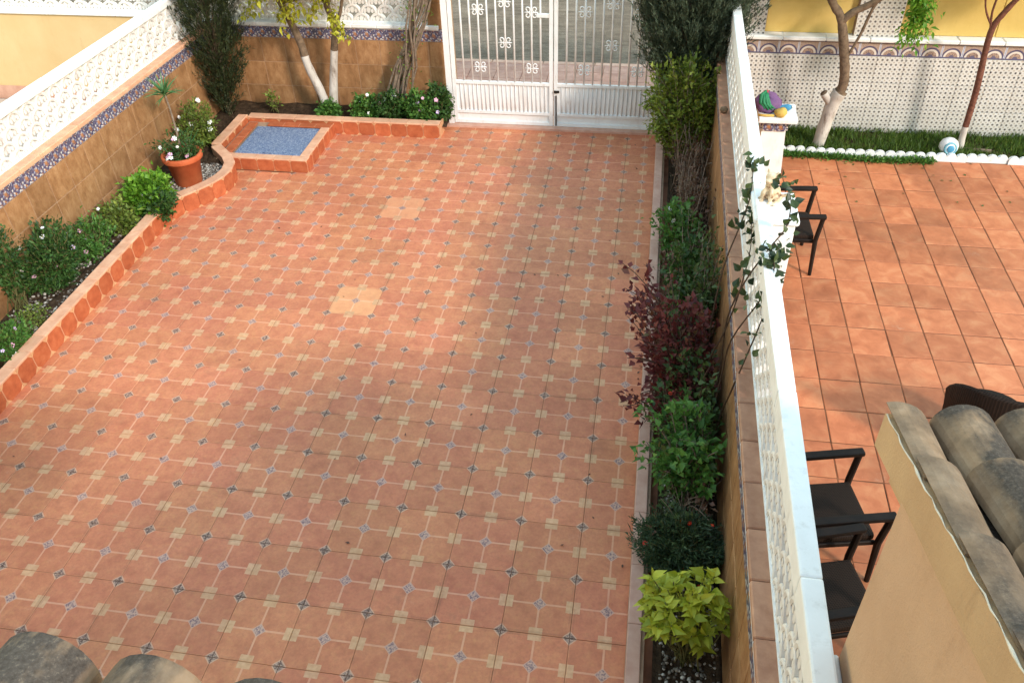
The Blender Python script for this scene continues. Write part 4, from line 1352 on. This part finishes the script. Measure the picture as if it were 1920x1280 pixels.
rl = leaf_shape('leaf', .07, .05, MT['rosecane'])
Pb, D, N, L_, W_ = leaves_on(canes, 44, 1, 1, .48, .032, .2, .5)
place_leaves(cr, rl, Pb, D, RNG.uniform(.45, 1.25, len(Pb)), up=(0, -.6, 1), tilt=.6)

# ------------------------------------------------------------------ trees
def trunk_obj(name, paths, parent, mats, split, n=9):
    """trunk limbs; below the limewash height they wear the white paint"""
    mb = MB()
    for pts, r, white_to in paths:
        P_ = smooth_path(pts, 5); k = len(P_)
        rr = [r[0] + (r[1] - r[0]) * i / (k - 1) for i in range(k)]
        rr = [q * (1 + random.uniform(-.07, .07)) for q in rr]
        f0 = len(mb.f)
        mb.tube([tuple(p) for p in P_], rr, n)
        for i in range(k - 1):
            if (P_[i].z + P_[i + 1].z) / 2 < white_to + random.uniform(-.02, .02):
                for q in range(n): mb.mi[f0 + i * n + q] = 1
    return mb.obj(name, mats, parent, smooth=True)
def crown(parent, base_pts, cen, rad, nb, per, L0, W0, leaf, bark, drop=0):
    br = []
    for _ in range(nb):
        b = np.array(base_pts[RNG.integers(len(base_pts))], float)
        br += grow(b, cen, rad, 1, .25, .02, .3)
    Pb, D, N, L_, W_ = leaves_on(br, per, L0, W0, .5, .05, .1, .4, cen=cen)
    V, F = leaf_arrays(Pb, D, N, L_, W_)
    f = link('crown', np_mesh('crown', V, F, MT[leaf]), parent); f['kind'] = 'stuff'
    stems_obj('limbs', br, .011, .003, MT[bark], parent, 4)
lt = thing('lemon_tree', 'yellow leaved lemon tree with two whitewashed trunks in the back bed', 'tree', (-2.46, 7.12, .08))
o_ = Vector((-2.46, 7.12, .08))
def rel(*p): return tuple(Vector(p) - o_)
trunk_obj('trunk', [([rel(-2.47, 7.12, .05), rel(-2.53, 7.1, .38), rel(-2.64, 7.06, .8), rel(-2.69, 7.08, 1.08), rel(-2.78, 7.05, 1.42), rel(-2.9, 6.98, 1.9), rel(-2.95, 6.9, 2.4)], (.064, .036), .86),
                    ([rel(-2.42, 7.12, .05), rel(-2.36, 7.12, .5), rel(-2.26, 7.10, 1.0), rel(-2.2, 7.08, 1.3), rel(-2.25, 7.05, 1.65), rel(-2.2, 6.95, 2.3)], (.058, .034), .92),
                    ([rel(-2.2, 7.08, 1.3), rel(-2.08, 7.05, 1.5), rel(-1.95, 7.0, 1.9)], (.028, .018), 0)], lt, [MT['bark'], MT['limewash']], .8)
crown(lt, [rel(-2.9, 6.98, 1.9), rel(-2.2, 6.95, 2.1), rel(-2.25, 7.05, 1.65), rel(-2.78, 7.05, 1.6), rel(-1.95, 7.0, 1.9)], np.array(rel(-2.5, 6.9, 2.3)), (1.05, .62, .68), 210, 44, .075, .042, 'lemon', 'bark')
lsp = []
for a, b in (((-2.85, 7.0, 1.75), (-2.62, 6.9, 1.44)), ((-2.25, 7.0, 1.7), (-2.04, 6.92, 1.30)), ((-2.9, 7.0, 1.8), (-3.42, 6.9, 1.50)), ((-2.2, 7.0, 1.8), (-2.12, 6.86, 1.40)),
             ((-2.85, 7.0, 1.7), (-2.86, 6.88, 1.36)), ((-2.3, 7.0, 1.8), (-2.40, 6.88, 1.52)), ((-2.6, 7.0, 1.9), (-2.60, 6.86, 1.56)), ((-3.0, 7.0, 1.9), (-3.15, 6.86, 1.58))):
    for _ in range(2):
        p, q = np.array(rel(*a)), np.array(rel(*b)) + RNG.normal(size=3) * .05
        lsp.append(bez(p, (p + q) / 2 + np.array([0, 0, .06]), q, 7))
Pb, D, N, L_, W_ = leaves_on(lsp, 22, .075, .042, .5, .035, -.1)
V, F = leaf_arrays(Pb, D, N, L_, W_); link('low_sprigs', np_mesh('low_sprigs', V, F, MT['lemon']), lt)['kind'] = 'stuff'
stems_obj('sprig_twigs', lsp[::3], .006, .002, MT['bark'], lt, 4)['kind'] = 'stuff'
vt = thing('twisted_vine', 'old vine of twisted grey stems climbing beside the gate pier', 'vine', (-1.42, 7.18, .08))
vb = []
for k in range(17):
    ph = random.uniform(0, 6.3); q = []; wv = random.uniform(.03, .15); of = random.gauss(0, .05)
    for i in range(14):
        t = i / 13
        q.append((-.1 + of + .52 * min(t * 1.25, 1) ** 1.1 + wv * math.sin(ph + t * 5) * (1 - .4 * t) + random.gauss(0, .01), .06 * math.cos(ph + t * 4) - .02, t * 2.3))
    vb.append(np.array(q))
stems_obj('stems', vb, .017, .011, MT['twig'], vt, 6)
Pb, D, N, L_, W_ = leaves_on(vb, 26, .04, .022, .15, .06, .2)
V, F = leaf_arrays(Pb, D, N, L_, W_); link('foliage', np_mesh('foliage', V, F, MT['olive']), vt)['kind'] = 'stuff'

t1 = thing('garden_tree', 'forked tree with whitewashed lower trunk on the lawn strip', 'tree', (3.94, 6.95, .03))
o_ = Vector((3.94, 6.95, .03))
trunk_obj('trunk', [([rel(3.93, 6.95, 0), rel(3.96, 6.94, .3), rel(4.0, 6.92, .62), rel(4.05, 6.9, .76)], (.075, .085), 9),
                    ([rel(4.03, 6.92, .70), rel(4.06, 6.9, .9), rel(3.97, 6.9, 1.3), rel(3.87, 6.9, 1.62), rel(3.74, 6.9, 1.8), rel(3.5, 6.85, 2.3), rel(3.4, 6.8, 2.7)], (.062, .035), 0),
                    ([rel(3.88, 6.9, 1.56), rel(3.98, 6.89, 1.68), rel(4.2, 6.87, 1.82), rel(4.5, 6.8, 2.15), rel(4.7, 6.7, 2.6)], (.045, .028), 0),
                    ([rel(4.03, 6.88, 1.18), rel(4.12, 6.88, 1.45), rel(4.18, 6.87, 1.72), rel(4.25, 6.86, 1.9)], (.016, .018), 0),
                    ([rel(3.95, 6.92, .62), rel(3.86, 6.9, .74)], (.05, .045), 9)], t1, [MT['bark'], MT['limewash']], .8)
crown(t1, [rel(3.5, 6.85, 2.3), rel(4.5, 6.8, 2.15), rel(4.7, 6.7, 2.6), rel(3.4, 6.8, 2.6)], np.array(rel(4.1, 6.8, 2.85)), (1.2, .8, .7), 150, 40, .07, .035, 'olive', 'bark')
sprig = [bez(np.array(rel(4.5, 6.8, 2.15)), np.array(rel(4.66, 6.7, 2.0)), np.array(rel(4.64 + RNG.normal() * .07, 6.72 + RNG.normal() * .06, 1.36 + abs(RNG.normal()) * .2)), 9) for _ in range(22)]
Pb, D, N, L_, W_ = leaves_on(sprig, 34, .065, .034, .35, .045, -.2)
V, F = leaf_arrays(Pb, D, N, L_, W_); link('hanging_branch', np_mesh('hanging_branch', V, F, MT['bright']), t1)['kind'] = 'stuff'
t2 = thing('young_tree', 'slender tree with reddish leaning trunk near the right edge', 'tree', (5.62, 7.02, .03))
o_ = Vector((5.62, 7.02, .03))
trunk_obj('trunk', [([rel(5.62, 7.02, 0), rel(5.6, 7.01, .25), rel(5.58, 7.0, .8), rel(5.53, 7.0, 1.45), rel(5.6, 6.98, 1.7), rel(5.75, 6.95, 2.0), rel(5.9, 6.9, 2.5)], (.042, .026), .28),
                    ([rel(5.53, 7.0, 1.45), rel(5.47, 6.98, 1.7), rel(5.48, 6.96, 2.0)], (.014, .01), 0),
                    ([rel(5.54, 7.0, 1.5), rel(5.38, 6.97, 1.75), rel(5.3, 6.95, 2.1)], (.012, .008), 0)], t2, [MT['redbark'], MT['limewash']], .3)
crown(t2, [rel(5.9, 6.9, 2.5), rel(5.48, 6.96, 2.0), rel(5.75, 6.95, 2.0)], np.array(rel(5.8, 6.9, 2.6)), (.9, .7, .6), 90, 40, .06, .03, 'olive', 'redbark')
# limewashed stake base beside tree two
tag(MB().tube([(5.66, 7.0, .05), (5.95, 6.93, .07)], .022, 7).obj('fallen_stake', MT['twig'], None, smooth=True), 'grey stick lying on the grass at the foot of the slender tree', 'stick')

# ------------------------------------------------------------------ lawn strip
struct(MB().box(2.85, 8, 6.79, 7.42, -.05, .03).obj('lawn_soil', MT['soil']))
n_ = 13000
gx = RNG.uniform(3.05, 6.7, n_); gy = 6.79 + RNG.random(n_) * .62
kp = (np.sin(gx * 5.1 + 1.3 * np.sin(gy * 9)) + np.sin(gx * 11.7 + gy * 14) * .7 + RNG.normal(size=n_) * .8) > -.8
gx, gy = gx[kp], gy[kp]; n_ = len(gx)
gp = np.stack([gx, gy, np.full(n_, .028)], 1)
gd = norm(RNG.normal(size=(n_, 3)) * .45 + np.array([0, 0, 1.0]))
V, F = leaf_arrays(gp, gd, norm(RNG.normal(size=(n_, 3))), RNG.uniform(.05, .12, n_), RNG.uniform(.006, .012, n_), .1, .1)
go = link('grass', np_mesh('grass', V, F, MT['grass'])); go['kind'] = 'stuff'; go['label'] = 'rough green grass of the lawn strip under the dotted wall'; go['category'] = 'grass'
n_ = 2600
gx = RNG.uniform(3.3, 5.25, n_); gy = 6.70 + RNG.normal(size=n_) * .03 - .05 * np.exp(-((gx - 4.6) / .5) ** 2)
gp = np.stack([gx, gy, np.full(n_, .0)], 1); gp[:, 2] = RNG.random(n_) * .05
gd = norm(RNG.normal(size=(n_, 3)) * .7 + np.array([0, -.3, .8]))
V, F = leaf_arrays(gp, gd, norm(RNG.normal(size=(n_, 3))), RNG.uniform(.025, .05, n_), RNG.uniform(.014, .028, n_), .1, .1)
go = link('creeping_weeds', np_mesh('creeping_weeds', V, F, MT['green'])); go['kind'] = 'stuff'; go['label'] = 'creeping green weeds along the scalloped white edging'; go['category'] = 'weeds'

# scalloped edging
ed = thing('lawn_edging', 'white scalloped edging stones between terrace tiles and lawn strip', 'edging', (0, 0, 0))
def edging_mesh(sc_h):
    mb = MB(); W_ = .46; ns = 4; pts = []
    for k in range(ns):
        for q in range(6):
            a = math.pi * (1 - q / 6); pts.append(((k + .5) * W_ / ns + math.cos(a) * W_ / ns / 2, sc_h + math.sin(a) * .04))
    pts.append((W_, sc_h))
    vs = [(x, y_, z) for y_ in (0, .045) for x, z in [(0, -.03)] + pts + [(W_, -.03)]]
    k = len(pts) + 2
    fs = [tuple(range(k)), tuple(range(2 * k - 1, k - 1, -1))] + [(i, i + k, (i + 1) % k + k, (i + 1) % k) for i in range(k)]
    return mb.add(vs, fs).mesh('edging_stone', MT['white'])
em = edging_mesh(.075)
for c in range(8):
    link('edging_stone', em, ed, (3.3 + c * .468, 6.745 + random.gauss(0, .006) + .0 * c, -.02 + random.gauss(0, .006)), (random.gauss(0, .03), 0, random.gauss(0, .015)))
# round ornament
bo = thing('ball_ornament', 'white and blue round ornament at the foot of the slender tree', 'ornament', (5.44, 6.9, .02))
MB().lathe([(0.001, 0), (.06, .004), (.09, .03), (.108, .08), (.108, .125), (.09, .17), (.05, .2), (.001, .208)], 20).obj('body', MT['white'], bo, smooth=True)
dsk = MB()
dsk.lathe([(.001, .012), (.03, .012), (.042, .006), (.048, -.01)], 16)
d_ = dsk.obj('blue_disc', MT['tblue'], bo, (0.0, -.098, .115), (R(80), 0, 0), smooth=True)
d2 = MB().lathe([(.05, .0), (.06, .012), (.074, .008), (.078, -.012)], 16).obj('aqua_ring', MT['aqua'], bo, (0, -.09, .114), (R(80), 0, 0), smooth=True)

# ------------------------------------------------------------------ pedestal with toys
pd = thing('pedestal', 'white pedestal with a flat slab top behind the dividing wall', 'pedestal', (3.22, 6.1, 0))
pb_ = MB()
pb_.add([(-.17, -.17, 0), (.17, -.17, 0), (.17, .17, 0), (-.17, .17, 0), (-.13, -.13, .66), (.13, -.13, .66), (.13, .13, .66), (-.13, .13, .66)],
        [(4, 5, 6, 7), (0, 1, 5, 4), (1, 2, 6, 5), (2, 3, 7, 6), (3, 0, 4, 7)])
pb_.obj('shaft', MT['white'], pd)
bm_ = bev('border_tile', .12, .014, .1, .002, MT['band'])
for s_ in (-1, 1):
    link('border_tile', bm_, pd, (s_ * .065, -.142, .715)); link('border_tile', bm_, pd, (-.142, s_ * .065, .715), (0, 0, R(90))); link('border_tile', bm_, pd, (.142, s_ * .065, .715), (0, 0, R(90)))
link('neck', bev('neck', .26, .26, .12, .004, MT['white']), pd, (0, 0, .72))
link('slab', bev('slab', .42, .42, .06, .012, MT['white'], 2), pd, (.02, 0, .81))
bg_ = thing('toy_bag', 'purple cloth bag of toys with green and red top on the pedestal', 'bag', (3.13, 6.12, .842))
mb = MB(); prof = [(.001, 0), (.08, 0), (.12, .012), (.135, .04), (.13, .08), (.122, .11), (.105, .135), (.085, .155), (.06, .168), (.03, .176), (.001, .178)]
mb.lathe(prof, 26)
def crumple(x, y, z):
    a = math.atan2(y, x); f = 1 + .09 * math.sin(3 * a + z * 26) + .07 * math.sin(7 * a - z * 40) + .05 * math.sin(11 * a + 1.3 + z * 60)
    return (x * f * 1.1 - .12 * z, y * f * .92, z * (1 + .16 * math.sin(2 * a + .6) + .06 * math.sin(6 * a)))
mb.v = [crumple(*p) for p in mb.v]
mb.obj('body', MT['purple'], bg_, smooth=True)
g_ = MB()
for k in range(4):
    a = -2.7 + k * .28
    g_.tube([crumple(.02 * math.cos(a), .02 * math.sin(a), .19), crumple(.075 * math.cos(a + .2), .075 * math.sin(a + .2), .168), crumple(.125 * math.cos(a + .5), .125 * math.sin(a + .5), .115), crumple(.14 * math.cos(a + .9), .14 * math.sin(a + .9), .06)], [.012, .024, .02, .008], 6)
g_.obj('green_ribbon', MT['tgreen'], bg_, smooth=True)
r_ = MB(); r_.lathe([(.001, -.02), (.03, -.014), (.042, .004), (.03, .022), (.001, .028)], 12)
r_.v = [(x * (1 + .2 * math.sin(4 * math.atan2(y, x))), y, z + .3 * x) for x, y, z in r_.v]
r_.obj('red_patch', MT['tred'], bg_, (-.045, .02, .185), smooth=True)
bt = thing('bottle', 'blue and white plastic bottle lying on the pedestal', 'bottle', (3.30, 6.08, .885), R(-18))
MB().lathe([(.001, -.1), (.034, -.098), (.038, -.08), (.038, .05), (.024, .08), (.015, .09), (.015, .1)], 16).obj('body', MT['tblue'], bt, (0, 0, 0), (0, R(72), 0), True)
MB().lathe([(.001, .131), (.019, .13), (.019, .098)], 12).obj('cap', MT['white'], bt, (0, 0, 0), (0, R(72), 0), True)
yo = MB(); yo.lathe([(.001, 0), (.05, .004), (.07, .03), (.066, .06), (.04, .085), (.001, .09)], 14)
yo.v = [(x * (1 + .12 * math.sin(3 * math.atan2(y, x))), y * (1 + .1 * math.cos(5 * math.atan2(y, x))), z * (1 + .1 * math.sin(x * 40))) for x, y, z in yo.v]
tag(yo.obj('sponge', MT['tyellow'], None, (3.26, 5.96, .842), smooth=True), 'lumpy yellow sponge at the front of the pedestal slab', 'sponge')
fl_ = MB().tube([(3.02, 5.95, .855), (3.10, 5.93, .857), (3.19, 5.94, .855)], .014, 7).obj('toy_spade', MT['tyellow'], None, smooth=True)
tag(fl_, 'small yellow toy spade lying along the pedestal edge', 'toy')

# ------------------------------------------------------------------ figurine on the pillar: seated animal
def figurine():
    bm = bmesh.new()
    def blob(c, r, s_=(1, 1, 1), rot=None):
        mm = Matrix.Translation(c)
        if rot: mm = mm @ Matrix.Rotation(rot[0], 4, rot[1])
        mm = mm @ Matrix.Diagonal((*[r * q for q in s_], 1))
        bmesh.ops.create_icosphere(bm, subdivisions=2, radius=1, matrix=mm)
    # faces -Y (towards the house), sits on its haunches
    blob((0, .03, .075), .07, (1, 1.05, 1.05))
    blob((0, .0, .14), .056, (.95, .85, 1.3), (R(-12), 'X'))
    blob((0, -.02, .225), .05, (1, .98, .95))
    blob((0, -.068, .212), .028, (.9, 1.1, .75))
    for s_ in (-1, 1):
        blob((s_ * .04, -.005, .262), .02, (.8, .5, 1.3), (s_ * R(18), 'Y'))
        blob((s_ * .032, -.045, .075), .021, (1, 1, 3.0))
        blob((s_ * .034, -.062, .016), .022, (1, 1.5, .7))
        blob((s_ * .062, .03, .045), .038, (.8, 1.25, 1))
        blob((s_ * .066, -.025, .016), .022, (1, 1.6, .7))
    for k in range(5): blob((.03 + .016 * k, .095 + .006 * k, .02 + .006 * k), .017)
    me = bpy.data.meshes.new('animal_figurine'); bm.to_mesh(me); bm.free()
    k = Mat('figurine_glaze', .5, .4)
    n1 = k.noise(k.loc(), 18, 3)
    k.col(k.ramp(n1, [(.36, rgb(132, 92, 66)), (.46, rgb(206, 180, 146)), (.7, rgb(226, 208, 182))]))
    me.materials.append(k.m)
    o = link('animal_figurine', me, None, (2.715, 2.31, 1.818), (0, 0, R(-35)), (.88, .88, .88))
    rm_ = o.modifiers.new('remesh', 'REMESH'); rm_.mode = 'VOXEL'; rm_.voxel_size = .007; rm_.use_smooth_shade = True
    sm_ = o.modifiers.new('smooth', 'SMOOTH'); sm_.iterations = 3
    tag(o, 'cream seated animal figurine on top of the white pillar', 'figurine')
figurine()
# small brown snail-like clay ornament on the coping
orn = MB().lathe([(.001, -.03), (.03, -.024), (.042, 0), (.03, .026), (.001, .034)], 12)
tag(orn.obj('clay_ornament', MT['bark'], None, (2.565, 5.1, 1.27), smooth=True), 'small round brown object on the coping of the dividing wall', 'ornament')

# ------------------------------------------------------------------ gravel in the beds
def gravel(label, pts, smin, smax):
    base = bmesh.new(); bmesh.ops.create_icosphere(base, subdivisions=1, radius=1)
    bv = np.array([v.co for v in base.verts]); bf = np.array([[v.index for v in f.verts] for f in base.faces]); base.free()
    n_ = len(pts)
    s_ = RNG.uniform(smin, smax, (n_, 1, 1)) * np.stack([RNG.uniform(.8, 1.3, n_), RNG.uniform(.7, 1.1, n_), RNG.uniform(.45, .8, n_)], 1)[:, None, :]
    a = RNG.uniform(0, 6.28, n_); c, q = np.cos(a), np.sin(a)
    V = bv[None] * s_ * (1 + .16 * RNG.normal(size=(n_, len(bv), 1)))
    V = np.stack([V[..., 0] * c[:, None] - V[..., 1] * q[:, None], V[..., 0] * q[:, None] + V[..., 1] * c[:, None], V[..., 2]], -1) + pts[:, None, :]
    F = (bf[None] + (np.arange(n_) * len(bv))[:, None, None]).reshape(-1, 3)
    o = link('gravel', np_mesh('gravel', V.reshape(-1, 3), F, MT['pebble'])); o['kind'] = 'stuff'; o['label'] = label; o['category'] = 'gravel'
n_ = 1500
th_, rr_ = RNG.uniform(0, 6.28, n_), RNG.random(n_) ** .5
P1 = np.stack([-3.47 + rr_ * .3 * np.cos(th_), 5.12 + rr_ * .42 * np.sin(th_), np.full(n_, .125)], 1)
P1 = P1[P1[:, 0] < -3.24 + .0 * P1[:, 1]]
gravel('dark and white pebbles round the flowerpot', P1, .010, .02)
P2 = np.stack([RNG.uniform(-4.1, -3.6, 1300), RNG.uniform(1.2, 4.4, 1300), np.full(1300, .118)], 1)
gravel('grey pebbles scattered on the soil of the left bed', P2, .008, .02)
P3 = np.stack([RNG.uniform(2.15, 2.5, 1700), RNG.uniform(-1.2, 2.0, 1700), np.full(1700, .055)], 1)
gravel('pale gravel on the soil of the right bed', P3, .007, .016)
# dead leaves on the terrace and patio
n_ = 24
gp = np.stack([RNG.uniform(3.4, 6.2, n_), RNG.uniform(5.2, 6.7, n_), np.full(n_, .004)], 1)
gd = norm(RNG.normal(size=(n_, 3)) * np.array([1, 1, .05]))
V, F = leaf_arrays(gp, gd, norm(RNG.normal(size=(n_, 3)) * .2 + np.array([0, 0, 1])), RNG.uniform(.03, .05, n_), RNG.uniform(.015, .03, n_), .2, -.1)
n2_ = 46
gp2 = np.stack([np.where(RNG.random(n2_) < .5, RNG.uniform(1.5, 2.0, n2_), RNG.uniform(-3.4, 1.9, n2_)), RNG.uniform(.2, 7.0, n2_), np.full(n2_, .004)], 1)
gd2 = norm(RNG.normal(size=(n2_, 3)) * np.array([1, 1, .05]))
V2, F2 = leaf_arrays(gp2, gd2, norm(RNG.normal(size=(n2_, 3)) * .2 + np.array([0, 0, 1])), RNG.uniform(.02, .04, n2_), RNG.uniform(.01, .02, n2_), .2, -.1)
l2 = link('fallen_leaves', np_mesh('fallen_leaves', V2, F2, MT['dryleaf'])); l2['kind'] = 'stuff'; l2['label'] = 'few dry leaves scattered on the printed patio tiles'; l2['category'] = 'leaves'
lo = link('fallen_leaves', np_mesh('fallen_leaves', V, F, MT['rosegreen'])); lo['kind'] = 'stuff'; lo['label'] = 'few fallen leaves on the terrace near the lawn edging'; lo['category'] = 'leaves'
